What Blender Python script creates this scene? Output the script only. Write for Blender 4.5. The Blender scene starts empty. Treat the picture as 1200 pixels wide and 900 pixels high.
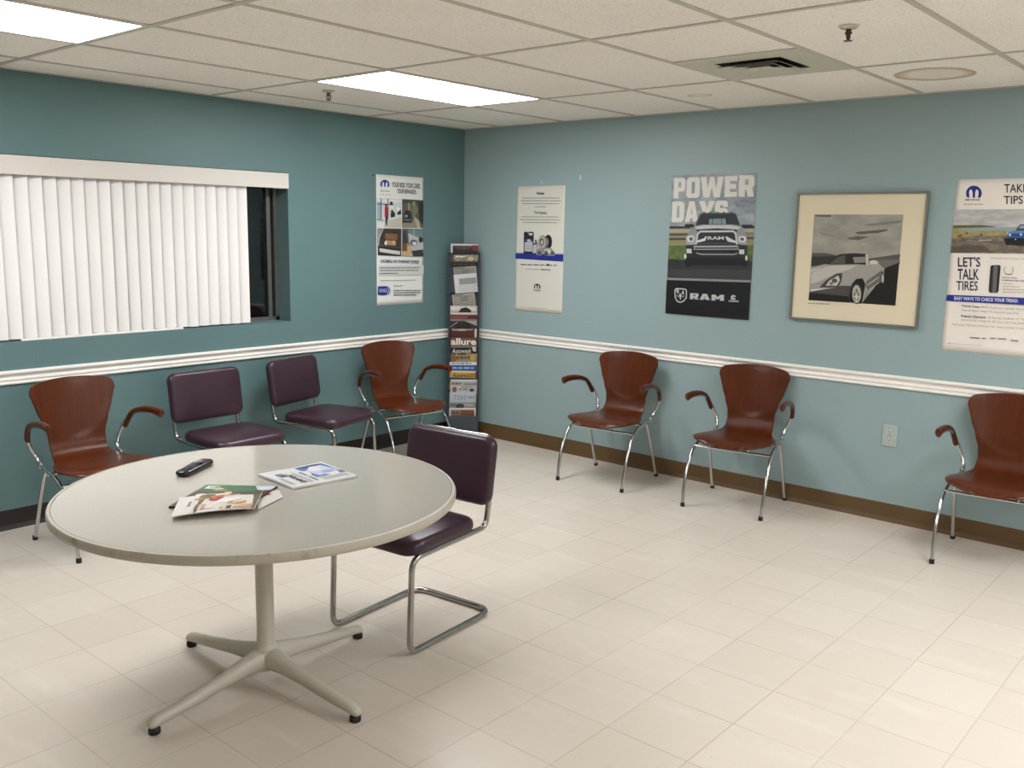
import bpy, bmesh, math, random
import numpy as np
from mathutils import Vector, Matrix
random.seed(7)
sc = bpy.context.scene
COL = sc.collection

# ------------------------------------------------------------------ camera, world, exposure
CAM = Vector((-5.35813, -5.14719, 1.63606))
FW = Vector((0.74713691, 0.64391089, -0.1648187))
RT = Vector((0.65493207, -0.75548901, 0.01733011))
UP = Vector((0.11335968, 0.12089302, 0.98617162))
cd = bpy.data.cameras.new('camera'); cam = bpy.data.objects.new('camera', cd); COL.objects.link(cam)
cd.sensor_width = 36; cd.lens = 36 * 1084.943 / 1200; cd.clip_start = .02
M = Matrix((RT, UP, -FW)).transposed().to_4x4(); M.translation = CAM
cam.matrix_world = M
sc.camera = cam
w = bpy.data.worlds.new('night'); sc.world = w; w.use_nodes = True
w.node_tree.nodes['Background'].inputs[0].default_value = (.01, .012, .016, 1)
w.node_tree.nodes['Background'].inputs[1].default_value = .12
sc.view_settings.view_transform = 'Standard'; sc.view_settings.look = 'None'
sc.view_settings.gamma = 1; sc.view_settings.use_curve_mapping = False
sc.view_settings.exposure = 1.03
LAMP = 9.5            # radiance of the fluorescent diffusers
LAMP_COL = (.985, 1.0, 1.035)

# ------------------------------------------------------------------ materials
def lin(h):
    h = h.lstrip('#'); v = [int(h[i:i+2], 16) / 255 for i in (0, 2, 4)]
    return tuple(c / 12.92 if c <= .04045 else ((c + .055) / 1.055) ** 2.4 for c in v) + (1,)
_mc = {}
def mat(h, rough=.5, metal=0, spec=.5, coat=0, name=None):
    k = (h, rough, metal, spec, coat)
    if k in _mc: return _mc[k]
    m = bpy.data.materials.new(name or 'colour_' + h.strip('#')); m.use_nodes = True
    b = m.node_tree.nodes['Principled BSDF']
    b.inputs['Base Color'].default_value = lin(h); b.inputs['Roughness'].default_value = rough
    b.inputs['Metallic'].default_value = metal; b.inputs['Specular IOR Level'].default_value = spec
    b.inputs['Coat Weight'].default_value = coat
    _mc[k] = m; return m
class NT:
    """small node-tree writer"""
    def __init__(s, name, rough=.5):
        s.m = bpy.data.materials.new(name); s.m.use_nodes = True; s.t = s.m.node_tree
        s.b = s.t.nodes['Principled BSDF']; s.b.inputs['Roughness'].default_value = rough
    def n(s, typ, **kw):
        x = s.t.nodes.new(typ)
        for k, v in kw.items(): setattr(x, k, v)
        return x
    def l(s, a, b): s.t.links.new(a, b)
    def math(s, op, a, b=None, c=None):
        x = s.n('ShaderNodeMath', operation=op)
        for i, v in enumerate((a, b, c)):
            if v is None: continue
            if isinstance(v, (int, float)): x.inputs[i].default_value = v
            else: s.l(v, x.inputs[i])
        return x.outputs[0]
    def noise(s, vec, scale, detail=3, rough=.5):
        x = s.n('ShaderNodeTexNoise'); x.inputs['Scale'].default_value = scale
        x.inputs['Detail'].default_value = detail; x.inputs['Roughness'].default_value = rough
        if vec is not None: s.l(vec, x.inputs['Vector'])
        return x.outputs['Fac']
    def mix(s, f, a, b, blend='MIX'):
        x = s.n('ShaderNodeMix', data_type='RGBA', blend_type=blend)
        for i, v in ((0, f), (6, a), (7, b)):
            if isinstance(v, (int, float)): x.inputs[i].default_value = v
            elif isinstance(v, tuple): x.inputs[i].default_value = v
            else: s.l(v, x.inputs[i])
        return x.outputs[2]
    def ramp(s, f, lo, hi, a=0., b=1.):
        x = s.n('ShaderNodeMapRange'); x.clamp = True
        s.l(f, x.inputs[0])
        for i, v in ((1, lo), (2, hi), (3, a), (4, b)): x.inputs[i].default_value = v
        return x.outputs[0]
    def pos(s): return s.n('ShaderNodeNewGeometry').outputs['Position']
    def obj(s): return s.n('ShaderNodeTexCoord').outputs['Object']
    def mapping(s, vec, scale=(1, 1, 1), rot=(0, 0, 0), loc=(0, 0, 0)):
        x = s.n('ShaderNodeMapping'); s.l(vec, x.inputs[0])
        x.inputs['Scale'].default_value = scale; x.inputs['Rotation'].default_value = rot; x.inputs['Location'].default_value = loc
        return x.outputs[0]
    def bump(s, h, strength, dist):
        x = s.n('ShaderNodeBump'); x.inputs['Strength'].default_value = strength; x.inputs['Distance'].default_value = dist
        s.l(h, x.inputs['Height']); s.l(x.outputs[0], s.b.inputs['Normal'])
    def base(s, c):
        if isinstance(c, tuple): s.b.inputs['Base Color'].default_value = c
        else: s.l(c, s.b.inputs['Base Color'])

def paint(name, h, h2):
    t = NT(name, .42); p = t.pos()
    t.base(t.mix(t.ramp(t.noise(p, 1.1, 4), .35, .7), lin(h), lin(h2)))
    t.b.inputs['Specular IOR Level'].default_value = .35
    t.bump(t.noise(p, 160, 2), .12, .002)
    return t.m
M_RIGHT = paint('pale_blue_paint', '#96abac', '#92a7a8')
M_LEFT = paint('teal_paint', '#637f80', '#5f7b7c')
M_WHITE = mat('#f1ede6', .4, name='white_gloss_paint')
M_PLAIN = paint('warm_white_paint', '#d8d2c8', '#d2ccc2')

def floor_mat():
    t = NT('vinyl_tile', .22); p = t.pos(); T = .3048
    sx = t.n('ShaderNodeSeparateXYZ'); t.l(p, sx.inputs[0])
    fx = t.math('DIVIDE', t.math('ADD', sx.outputs[0], 2.6592), T); fy = t.math('DIVIDE', t.math('ADD', sx.outputs[1], 3.2258), T)
    def edge(f):
        return t.math('ABSOLUTE', t.math('SUBTRACT', t.math('FRACT', t.math('ADD', f, .5)), .5))
    ex, ey = edge(fx), edge(fy)
    # seams fade in and out along their length
    var = t.ramp(t.noise(p, 2.3, 3), .35, .65, .35, 1.)
    seam = t.math('MULTIPLY', t.ramp(t.math('MINIMUM', ex, ey), .003, .0095, 1., 0.), var)
    cell = t.n('ShaderNodeCombineXYZ'); t.l(t.math('FLOOR', fx), cell.inputs[0]); t.l(t.math('FLOOR', fy), cell.inputs[1])
    wn = t.n('ShaderNodeTexWhiteNoise', noise_dimensions='3D'); t.l(cell.outputs[0], wn.inputs['Vector'])
    c = t.mix(wn.outputs['Value'], lin('#dbd1c3'), lin('#d6cbbd'))
    streak = t.ramp(t.noise(t.mapping(p, (5, 22, 1), (0, 0, .5)), 1., 5, .6), .42, .75)
    c = t.mix(t.math('MULTIPLY', streak, .09), c, lin('#c4b8a6'))
    blot = t.ramp(t.noise(p, 1.4, 4), .4, .75)
    c = t.mix(t.math('MULTIPLY', blot, .10), c, lin('#c8bfb0'))
    wax = t.ramp(t.noise(t.mapping(p, (7, 1.6, 1), (0, 0, -.5)), 1.3, 4, .55), .55, .8)   # polish smears
    c = t.mix(t.math('MULTIPLY', wax, .35), c, lin('#ece4d8'))
    spk = t.ramp(t.noise(p, 30, 4, .75), .66, .72)           # small scuffs
    spk = t.math('MULTIPLY', spk, t.ramp(t.noise(p, 1.7, 2), .5, .62))
    c = t.mix(t.math('MULTIPLY', spk, .40), c, lin('#8d7f6c'))
    c = t.mix(t.math('MULTIPLY', seam, .42), c, lin('#6f6455'))
    t.base(c)
    t.l(t.ramp(t.noise(p, 3.5, 4), .3, .7, .20, .262), t.b.inputs['Roughness'])
    t.b.inputs['Specular IOR Level'].default_value = .45
    t.bump(t.math('ADD', t.math('MULTIPLY', t.noise(p, 3.2, 2), .6), t.math('MULTIPLY', seam, -.15)), .25, .004)
    return t.m
M_FLOOR = floor_mat()

RINGS = [(-.598, -3.655, .20, .175, '#b79d78', .85), (-.600, -2.400, .058, .075, '#a3947b', .55)]
def ceiling_mat():
    t = NT('acoustic_tile', .9); p = t.pos()
    n1 = t.noise(p, 150, 2, .6); pits = t.ramp(n1, .59, .66)
    c = t.mix(t.ramp(t.noise(p, 1.2, 3), .35, .7), lin('#faf5ec'), lin('#f5efe6'))
    c = t.mix(t.math('MULTIPLY', pits, .55), c, lin('#b3aa9c'))
    sx = t.n('ShaderNodeSeparateXYZ'); t.l(p, sx.inputs[0])
    wob = t.math('MULTIPLY', t.math('SUBTRACT', t.noise(p, 6, 3), .5), .16)
    for x, y, rx, ry, h, f in RINGS:                           # dried water rings
        dx = t.math('DIVIDE', t.math('SUBTRACT', sx.outputs[0], x), rx); dy = t.math('DIVIDE', t.math('SUBTRACT', sx.outputs[1], y), ry)
        r = t.math('ADD', t.math('SQRT', t.math('ADD', t.math('MULTIPLY', dx, dx), t.math('MULTIPLY', dy, dy))), wob)
        ring = t.math('MULTIPLY', t.ramp(r, .55, .95), t.ramp(r, .98, 1.03, 1., 0.))
        ins = t.ramp(r, .98, 1.03, .22, 0.)
        c = t.mix(t.math('MULTIPLY', t.math('MAXIMUM', ring, ins), f), c, lin(h))
    t.base(c); t.bump(n1, .3, .002)
    t.b.inputs['Specular IOR Level'].default_value = .1
    return t.m
M_CEIL = ceiling_mat()
M_GRID = mat('#c2bbb0', .45, name='grey_grid_metal')
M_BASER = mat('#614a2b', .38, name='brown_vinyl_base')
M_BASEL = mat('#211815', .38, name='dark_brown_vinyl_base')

def wood_mat():
    t = NT('red_brown_veneer', .30); o = t.obj()
    g = t.noise(t.mapping(o, (60, 2.5, 2.5)), 2.4, 6, .65)
    c = t.mix(t.ramp(g, .3, .72), lin('#5b2a0f'), lin('#471d09'))
    t.base(c); t.b.inputs['Specular IOR Level'].default_value = .32; t.b.inputs['Coat Weight'].default_value = .06; t.b.inputs['Coat Roughness'].default_value = .22
    return t.m
M_WOOD = wood_mat()
M_CHROME = mat('#c9c9c9', .13, 1., name='chrome')
M_CHROMED = mat('#a8a5a2', .16, 1., name='worn_chrome')
M_RUBBER = mat('#141312', .6, name='black_rubber')
def vinyl_mat():
    t = NT('aubergine_vinyl', .33); o = t.obj()
    t.base(t.mix(t.ramp(t.noise(o, 9, 3), .3, .7), lin('#3b2431'), lin('#35202c')))
    t.bump(t.noise(o, 240, 2), .1, .001)
    return t.m
M_VINYL = vinyl_mat()
def laminate_mat():
    t = NT('grey_speckled_laminate', .13); o = t.obj()
    t.base(t.mix(t.ramp(t.noise(o, 320, 2, .6), .35, .68), lin('#bdb8ae'), lin('#aaa59a')))
    t.b.inputs['Specular IOR Level'].default_value = .5
    return t.m
M_LAM = laminate_mat()
def edge_mat():
    t = NT('scuffed_beige_edge', .45); o = t.obj()
    t.base(t.mix(t.ramp(t.noise(o, 12, 5, .7), .56, .72), lin('#b5afa0'), lin('#948a78')))
    return t.m
M_EDGE = edge_mat()
def cream_metal():
    t = NT('cream_enamel', .38); o = t.obj()
    t.base(t.mix(t.ramp(t.noise(o, 30, 4, .7), .66, .74), lin('#c6c0b1'), lin('#9a907e')))
    return t.m
M_CREAM = cream_metal()
M_VANE = mat('#f0eeea', .55, name='white_pvc')

# ------------------------------------------------------------------ object helpers
def link(o, parent=None):
    COL.objects.link(o)
    if parent is not None: o.parent = parent
    return o
def tag(o, label=None, cat=None, group=None, kind=None):
    for k, v in (('label', label), ('category', cat), ('group', group), ('kind', kind)):
        if v: o[k] = v
    return o
def empty(name, loc, rz, label, cat, group=None, matrix=None):
    o = bpy.data.objects.new(name, None); o.empty_display_size = .1
    if matrix is not None: o.matrix_world = matrix
    else: o.location = loc; o.rotation_euler = (0, 0, rz)
    link(o); return tag(o, label, cat, group)
def finish(name, bm, mats, parent=None, smooth=True, angle=40):
    bmesh.ops.recalc_face_normals(bm, faces=bm.faces)
    me = bpy.data.meshes.new(name); bm.to_mesh(me); bm.free()
    if not isinstance(mats, (list, tuple)): mats = [mats]
    for m in mats: me.materials.append(m)
    if smooth:
        me.shade_smooth()
        try: me.set_sharp_from_angle(angle=math.radians(angle))
        except Exception: pass
    o = bpy.data.objects.new(name, me); return link(o, parent)
def box(bm, x0, x1, y0, y1, z0, z1, mi=0):
    vs = [bm.verts.new((x, y, z)) for z in (z0, z1) for y in (y0, y1) for x in (x0, x1)]
    for f in ((0, 1, 3, 2), (4, 6, 7, 5), (0, 4, 5, 1), (1, 5, 7, 3), (3, 7, 6, 2), (2, 6, 4, 0)):
        bm.faces.new([vs[i] for i in f]).material_index = mi
def bevel(o, wd=.004, seg=2):
    m = o.modifiers.new('bevel', 'BEVEL'); m.width = wd; m.segments = seg; m.limit_method = 'ANGLE'; return o
def catmull(P, n=6):
    P = [Vector(p) for p in P]; Q = [P[0] * 2 - P[1]] + P + [P[-1] * 2 - P[-2]]; out = []
    for i in range(1, len(Q) - 2):
        a, b, c, d = Q[i-1:i+3]
        for k in range(n):
            t = k / n
            out.append(.5 * ((2*b) + (c-a)*t + (2*a-5*b+4*c-d)*t*t + (3*b-a-3*c+d)*t**3))
    out.append(P[-1]); return out
def fillet(P, R, n=7, closed=False):
    P = [Vector(p) for p in P]; out = []; N = len(P)
    for i, p in enumerate(P):
        if not closed and i in (0, N-1): out.append(p); continue
        a, b = P[i-1], P[(i+1) % N]; u = (a-p).normalized(); v = (b-p).normalized()
        r = R[i] if isinstance(R, (list, tuple)) else R
        th = u.angle(v)
        d = min(r / math.tan(th/2), (a-p).length*.49 if closed else (a-p).length*.98, (b-p).length*.98)
        s, e = p+u*d, p+v*d
        for k in range(n+1):
            t = k/n; out.append(s*(1-t)**2 + p*2*t*(1-t) + e*t*t)
    return out
def tube(bm, P, r, n=10, rv=None, mi=0, upv=None, caps=True, closed=False):
    """sweep a round (or elliptic: r across, rv along upv) section; r may be a list"""
    P = [Vector(p) for p in P]; N = len(P); rings = []; nrm = None
    for i, p in enumerate(P):
        if closed: tg = (P[(i+1) % N] - P[i-1]).normalized()
        else: tg = (P[min(i+1, N-1)] - P[max(i-1, 0)]).normalized()
        if nrm is None:
            ref = Vector(upv) if upv else (Vector((0, 0, 1)) if abs(tg.z) < .9 else Vector((1, 0, 0)))
            nrm = (ref - tg*ref.dot(tg)).normalized()
        else:
            ref = Vector(upv) if upv else nrm
            nn = ref - tg*ref.dot(tg)
            if nn.length < 1e-4: nn = nrm - tg*nrm.dot(tg)
            nrm = nn.normalized()
        b = tg.cross(nrm)
        ra = r[i] if isinstance(r, (list, tuple)) else r
        rb = ra if rv is None else (rv[i] if isinstance(rv, (list, tuple)) else rv)
        rings.append([bm.verts.new(p + b*math.cos(2*math.pi*k/n)*ra + nrm*math.sin(2*math.pi*k/n)*rb) for k in range(n)])
    for i in range(N if closed else N-1):
        A, B = rings[i], rings[(i+1) % N]
        for k in range(n): bm.faces.new((A[k], A[(k+1) % n], B[(k+1) % n], B[k])).material_index = mi
    if caps and not closed:
        bm.faces.new(rings[0][::-1]).material_index = mi; bm.faces.new(rings[-1]).material_index = mi
def lathe(bm, prof, n=32, c=(0, 0, 0), mi=0, capb=True, capt=True):
    rings = [[bm.verts.new((c[0]+r*math.cos(2*math.pi*k/n), c[1]+r*math.sin(2*math.pi*k/n), c[2]+z)) for k in range(n)] for r, z in prof]
    for A, B in zip(rings, rings[1:]):
        for k in range(n): bm.faces.new((A[k], A[(k+1) % n], B[(k+1) % n], B[k])).material_index = mi
    if capb: bm.faces.new(rings[0][::-1]).material_index = mi
    if capt: bm.faces.new(rings[-1]).material_index = mi
def rrect(w, d, r, n=6):
    r = max(min(r, w/2-1e-4, d/2-1e-4), 1e-4); out = []
    for cx, cy, a0 in ((w/2-r, d/2-r, 0), (-w/2+r, d/2-r, 90), (-w/2+r, -d/2+r, 180), (w/2-r, -d/2+r, 270)):
        for k in range(n+1):
            a = math.radians(a0 + 90*k/n); out.append((cx+r*math.cos(a), cy+r*math.sin(a)))
    return out
def pillow(bm, w, d, t, rc, re, dome=.0, xf=None, warp=None, mi=0):
    """rounded slab: w x d, thickness t, corner radius rc, edge radius re, domed top"""
    lev = []
    for k in range(6):                                       # bottom edge -> side -> top edge
        a = math.pi/2*k/5; lev.append((re*(1-math.sin(a)), -t/2+re*(1-math.cos(a))))
    for k in range(6):
        a = math.pi/2*k/5; lev.append((re*(1-math.cos(a)), t/2-re*(1-math.sin(a))))
    for k in range(1, 7):
        f = k/7; ins = re+(min(w, d)/2-re)*f; lev.append((ins, t/2+dome*(1-(1-f)**2)))
    rings = []
    for ins, z in lev:
        ring = []
        for x, y in rrect(w-2*ins, d-2*ins, rc-ins if rc > ins else .001 + .2*max(0, min(w, d)/2-ins)):
            p = Vector((x, y, z))
            if warp: p = warp(p)
            if xf: p = xf @ p
            ring.append(bm.verts.new(p))
        rings.append(ring)
    n = len(rings[0])
    for A, B in zip(rings, rings[1:]):
        for k in range(n): bm.faces.new((A[k], A[(k+1) % n], B[(k+1) % n], B[k])).material_index = mi
    bm.faces.new(rings[0][::-1]).material_index = mi; bm.faces.new(rings[-1]).material_index = mi
def prism(bm, prof, a, b, xf):
    """extrude 2D profile along local x from a to b; xf(x, p, q) -> world"""
    A = [bm.verts.new(xf(a, p, q)) for p, q in prof]; B = [bm.verts.new(xf(b, p, q)) for p, q in prof]
    n = len(prof)
    for k in range(n): bm.faces.new((A[k], A[(k+1) % n], B[(k+1) % n], B[k]))
    bm.faces.new(A); bm.faces.new(B[::-1])
def copy_tree(o):
    c = o.copy(); COL.objects.link(c)
    for ch in list(o.children):
        d = ch.copy(); COL.objects.link(d); d.parent = c
        for g in list(ch.children):
            e = g.copy(); COL.objects.link(e); e.parent = d
    return c

# ------------------------------------------------------------------ room shell
H = 2.396; XB, YB = -8.2, -10.2
WX0, WX1, WZ0, WZ1 = -4.30, -1.660, 1.002, 1.972           # window opening in the left wall
def S(name, bm, m, smooth=False): return tag(finish(name, bm, m, None, smooth), kind='structure')
bm = bmesh.new(); box(bm, XB, 0, YB, 0, -.1, 0); S('floor', bm, M_FLOOR)
bm = bmesh.new(); box(bm, XB, 0, YB, 0, H, H+.1); S('ceiling', bm, M_CEIL)
bm = bmesh.new()
box(bm, XB, WX0, 0, .2, 0, H); box(bm, WX1, .2, 0, .2, 0, H); box(bm, WX0, WX1, 0, .2, 0, WZ0); box(bm, WX0, WX1, 0, .2, WZ1, H)
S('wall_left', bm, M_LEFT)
bm = bmesh.new(); box(bm, 0, .2, YB, 0, 0, H); S('wall_right', bm, M_RIGHT)
bm = bmesh.new(); box(bm, XB-.2, XB, YB-.2, .2, 0, H); S('wall_back', bm, M_PLAIN)
bm = bmesh.new(); box(bm, XB, .2, YB-.2, YB, 0, H); S('wall_front', bm, M_PLAIN)
RAIL = [(0, .782), (.009, .782), (.013, .786), (.013, .792), (.009, .796), (.008, .800), (.013, .804), (.014, .812), (.010, .818), (.009, .826),
        (.013, .834), (.020, .838), (.024, .842), (.024, .850), (.019, .856), (0, .856)]
bm = bmesh.new(); prism(bm, RAIL, XB, -.02, lambda x, p, q: Vector((x, -p, q))); S('trim_1', bm, M_WHITE)
bm = bmesh.new(); prism(bm, RAIL, YB, 0, lambda x, p, q: Vector((-p, x, q))); S('trim_2', bm, M_WHITE)
BASE = [(0, 0), (.012, 0), (.008, .012), (.004, .025), (.003, .104), (.001, .108), (0, .108)]
bm = bmesh.new(); prism(bm, BASE, XB, -.004, lambda x, p, q: Vector((x, -p, q))); S('baseboard_left', bm, M_BASEL)
bm = bmesh.new(); prism(bm, BASE, YB, 0, lambda x, p, q: Vector((-p, x, q))); S('baseboard_right', bm, M_BASER)
GX, GY, TX, TY = -.9859, -.3736, 1.2192, .6096
bm = bmesh.new()
for k in range(7):
    x = GX - TX*k
    if x > XB: box(bm, x-.012, x+.012, YB, 0, H-.004, H+.002)
for k in range(17):
    y = GY - TY*k
    if y > YB: box(bm, XB, 0, y-.012, y+.012, H-.0045, H+.002)
box(bm, XB, 0, -.022, 0, H-.004, H+.002); box(bm, -.022, 0, YB, 0, H-.004, H+.002)
S('trim_3', bm, M_GRID)
# window: painted reveal comes from the wall opening; aluminium frame, pane, sill
M_ALU = mat('#8b8a86', .35, .8, name='aluminium')
bm = bmesh.new(); fy0, fy1 = .125, .165
box(bm, WX0, WX1, fy0, fy1, WZ0, WZ0+.028); box(bm, WX0, WX1, fy0, fy1, WZ1-.03, WZ1)
box(bm, WX1-.028, WX1, fy0, fy1, WZ0, WZ1); box(bm, WX0, WX0+.03, fy0, fy1, WZ0, WZ1)
box(bm, WX1-.075, WX1-.045, fy0+.012, fy1+.01, WZ0, WZ1); box(bm, -3.02, -2.97, fy0, fy1, WZ0, WZ1)
win = S('window_1', bm, M_ALU)
g = NT('window_glass', .02); g.b.inputs['Transmission Weight'].default_value = 1; g.b.inputs['IOR'].default_value = 1.5
g.base((.75, .8, .82, 1))
bm = bmesh.new(); box(bm, WX0+.01, WX1-.01, .145, .150, WZ0+.01, WZ1-.01)
finish('glass_pane', bm, g.m, win, False)
bm = bmesh.new(); box(bm, WX0+.001, WX1-.001, .001, .124, WZ0, WZ0+.004); finish('sill', bm, M_LEFT, win, False)

# ------------------------------------------------------------------ ceiling lights
def light_mat():
    m = bpy.data.materials.new('lit_diffuser'); m.use_nodes = True; t = m.node_tree
    t.nodes.remove(t.nodes['Principled BSDF']); e = t.nodes.new('ShaderNodeEmission')
    e.inputs[0].default_value = LAMP_COL + (1,); e.inputs[1].default_value = LAMP
    t.links.new(e.outputs[0], t.nodes['Material Output'].inputs[0]); return m
M_LIT = light_mat()
def make_light():
    r = empty('ceiling_light', (0, 0, 0), 0, 'x', 'ceiling light', 'fluorescent panels in the ceiling grid')
    bm = bmesh.new(); a, b = TX/2-.013, TY/2-.013
    for x0, x1, y0, y1 in ((-a, a, -b, -b+.012), (-a, a, b-.012, b), (-a, -a+.012, -b+.012, b-.012), (a-.012, a, -b+.012, b-.012)):
        box(bm, x0, x1, y0, y1, -.005, .0)
    finish('frame', bm, mat('#d8d4cc', .4), r, False)
    bm = bmesh.new(); box(bm, -a+.012, a-.012, -b+.012, b-.012, -.0035, -.0005); finish('diffuser', bm, M_LIT, r, False)
    return r
L0 = make_light()
spots = [(GX-.5*TX, GY-1.5*TY, 'lit ceiling panel nearest the corner, above the window wall posters'),
         (GX-2.5*TX, GY-1.5*TY, 'lit ceiling panel cut by the top left edge, above the window blind'),
         (GX-.5*TX, GY-7.5*TY, 'lit ceiling panel near the right wall past the tire poster, outside the frame'),
         (GX-2.5*TX, GY-9.5*TY, 'added unseen ceiling panel lighting the right side, above the open floor right of the camera'),  # unseen panel added to lift the right side of the room
         (GX-.5*TX, GY-10.5*TY, 'added unseen ceiling panel brightening the right wall, far right of the camera'),  # extra panel out of view, put in to brighten the right wall
         (GX-2.5*TX, GY-13.5*TY, 'added unseen ceiling panel behind the camera, extra light for the right side')]  # added behind the camera for more light towards the right
for i, (x, y, lb) in enumerate(spots):
    o = L0 if i == 0 else copy_tree(L0)
    o.location = (x, y, H-.0005); o['label'] = lb
# ------------------------------------------------------------------ wooden armchairs
def interp(P, n=10): return catmull([(p[0], p[1], 0) for p in P], n)
SHELL = interp([(.232, .408), (.205, .424), (.15, .432), (.08, .430), (.0, .424), (-.08, .419), (-.135, .421), (-.175, .434), (-.203, .468),
                (-.218, .52), (-.222, .60), (-.231, .69), (-.243, .775), (-.251, .815)])
SL = [0.]
for a, b in zip(SHELL, SHELL[1:]): SL.append(SL[-1] + (b-a).length)
LT = SL[-1]
def sp(L):
    L = max(0, min(LT, L))
    for i in range(len(SL)-1):
        if L <= SL[i+1]: 
            t = (L-SL[i])/(SL[i+1]-SL[i]); return SHELL[i].lerp(SHELL[i+1], t)
    return SHELL[-1]
WK = [(0, .215), (.06, .232), (.14, .238), (.22, .232), (.29, .205), (.335, .178), (.375, .160), (.42, .150), (.47, .146), (.53, .150), (.60, .170), (.67, .195), (.73, .212), (LT-.06, .221), (LT, .224)]
def wid(L):
    for (a, x), (b, y) in zip(WK, WK[1:]):
        if L <= b:
            t = (L-a)/(b-a); t = t*t*(3-2*t)*.5+t*.5; v = x+(y-x)*t; break
    else: v = WK[-1][1]
    rc = .115
    if L < rc: v -= rc*(1-math.sqrt(max(0, 1-((rc-L)/rc)**2)))*.95
    rc = .052
    if L > LT-rc: v -= rc*(1-math.sqrt(max(0, 1-((L-LT+rc)/rc)**2)))*.9
    return v
def shell_bm():
    bm = bmesh.new(); rows = []
    Ls = [0, .003, .008, .016, .028, .045, .065, .09] + [.09+(LT-.15)*k/56 for k in range(1, 57)]
    Ls += [LT-.05, LT-.038, LT-.027, LT-.018, LT-.010, LT-.004, LT]
    n = 26
    for L in sorted(set(round(x, 5) for x in Ls)):
        W = wid(L); row = []
        for k in range(n+1):
            t = -1+2*k/n
            crown = .016*(1-t*t)*max(0, (L-(LT-.2))/.2)**2 + -.02*(1-t*t)*max(0, (.12-L)/.12)**2
            p = sp(L) if crown == 0 else sp(L)
            q = sp(min(LT, L+.004)) - sp(max(0, L-.004)); q = q.normalized() if q.length > 0 else Vector((0, 1, 0))
            p = p + q*crown
            back = max(0, min(1, (L-.42)/.12)); seat = 1-max(0, min(1, (L-.26)/.1))
            nrm = Vector((-q.y, q.x, 0))                        # towards the sitter on the back, up on the seat
            if nrm.y < 0 and L < .3: nrm = -nrm
            cup = back*.016*(t*t)*(W/.22)**2
            r2 = (t*W/.212)**2 + ((LT-L-.02)/.285)**2         # dished upper back with a soft crease round it
            cup -= .024*max(0, 1-r2)**.8 if L > .40 else 0
            y, z = p.x, p.y
            y += cup; z += seat*(-.006*(1-t*t) - .012*max(0, (abs(t)-.7)/.3)**2)
            row.append(bm.verts.new((t*W, y, z)))
        rows.append(row)
    for A, B in zip(rows, rows[1:]):
        for k in range(n): bm.faces.new((A[k], A[k+1], B[k+1], B[k]))
    return bm
FT = [(.240, .247, .014), (.243, .232, .10), (.244, .203, .20), (.241, .160, .285), (.237, .105, .345), (.230, .02, .380), (.219, -.09, .393),
      (.210, -.165, .401), (.213, -.213, .432), (.233, -.228, .49), (.254, -.212, .55), (.267, -.160, .602), (.274, -.085, .632), (.279, -.01, .643), (.282, .04, .645)]
def make_armchair():
    r = empty('wooden_armchair', (0, 0, 0), 0, 'x', 'chair', 'red-brown wooden armchairs along the walls')
    o = finish('seat_shell', shell_bm(), M_WOOD, r)
    s = o.modifiers.new('thickness', 'SOLIDIFY'); s.thickness = .012; s.offset = 0
    bevel(o, .003, 2)
    for sgn in (-1, 1):
        bm = bmesh.new(); tube(bm, [(sgn*x, y, z) for x, y, z in catmull(FT, 6)], .0098, 12)
        lathe(bm, [(.0112, -.012), (.0125, -.008), (.0125, .008), (.0112, .012)], 12, (sgn*.2105, -.176, .404))
        leg = finish('leg', bm, M_CHROME, r)
        bm = bmesh.new(); lathe(bm, [(.0125, 0), (.0130, .003), (.0125, .022), (.011, .025)], 14, (sgn*.240, .247, 0)); finish('foot_cap', bm, M_RUBBER, leg)
        bm = bmesh.new(); tube(bm, catmull([(sgn*.226, -.085, .392), (sgn*.228, -.115, .34), (sgn*.231, -.165, .22), (sgn*.234, -.225, .06), (sgn*.235, -.247, .014)], 6), .0098, 12)
        leg = finish('leg', bm, M_CHROME, r)
        bm = bmesh.new(); lathe(bm, [(.0125, 0), (.0130, .003), (.0125, .022), (.011, .025)], 14, (sgn*.235, -.247, 0)); finish('foot_cap', bm, M_RUBBER, leg)
        P = [(.255, -.205, .528), (.262, -.192, .560), (.270, -.152, .612), (.276, -.088, .641), (.281, -.012, .655), (.285, .060, .658), (.288, .110, .653), (.290, .136, .647)]
        P = catmull([(sgn*x, y, z) for x, y, z in P], 5); n = len(P); ra = []; rb = []
        for i in range(n):
            t = i/(n-1); e = min(1, math.sqrt(max(0, 1-(1-min(1, t/.10))**2))+.12)*min(1, math.sqrt(max(0, 1-(1-min(1, (1-t)/.09))**2))+.15)
            ra.append((.0165+.009*max(0, (t-.5)/.5))*e); rb.append((.0125+.003*t)*e)
        bm = bmesh.new(); tube(bm, P, ra, 16, rb, upv=None)
        finish('armrest', bm, M_WOOD, r)
    for y, z, x in ((.105, .352, .236), (-.095, .372, .222)):
        bm = bmesh.new(); tube(bm, [(-x, y, z), (x, y, z)], .0075, 10)
        for q in (-.1, .1):
            tube(bm, [(q, y, z), (q, y, .420)], .005, 8)
        finish('stretcher', bm, M_CHROME, r)
    return r
GRP = None
AC = make_armchair()
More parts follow.
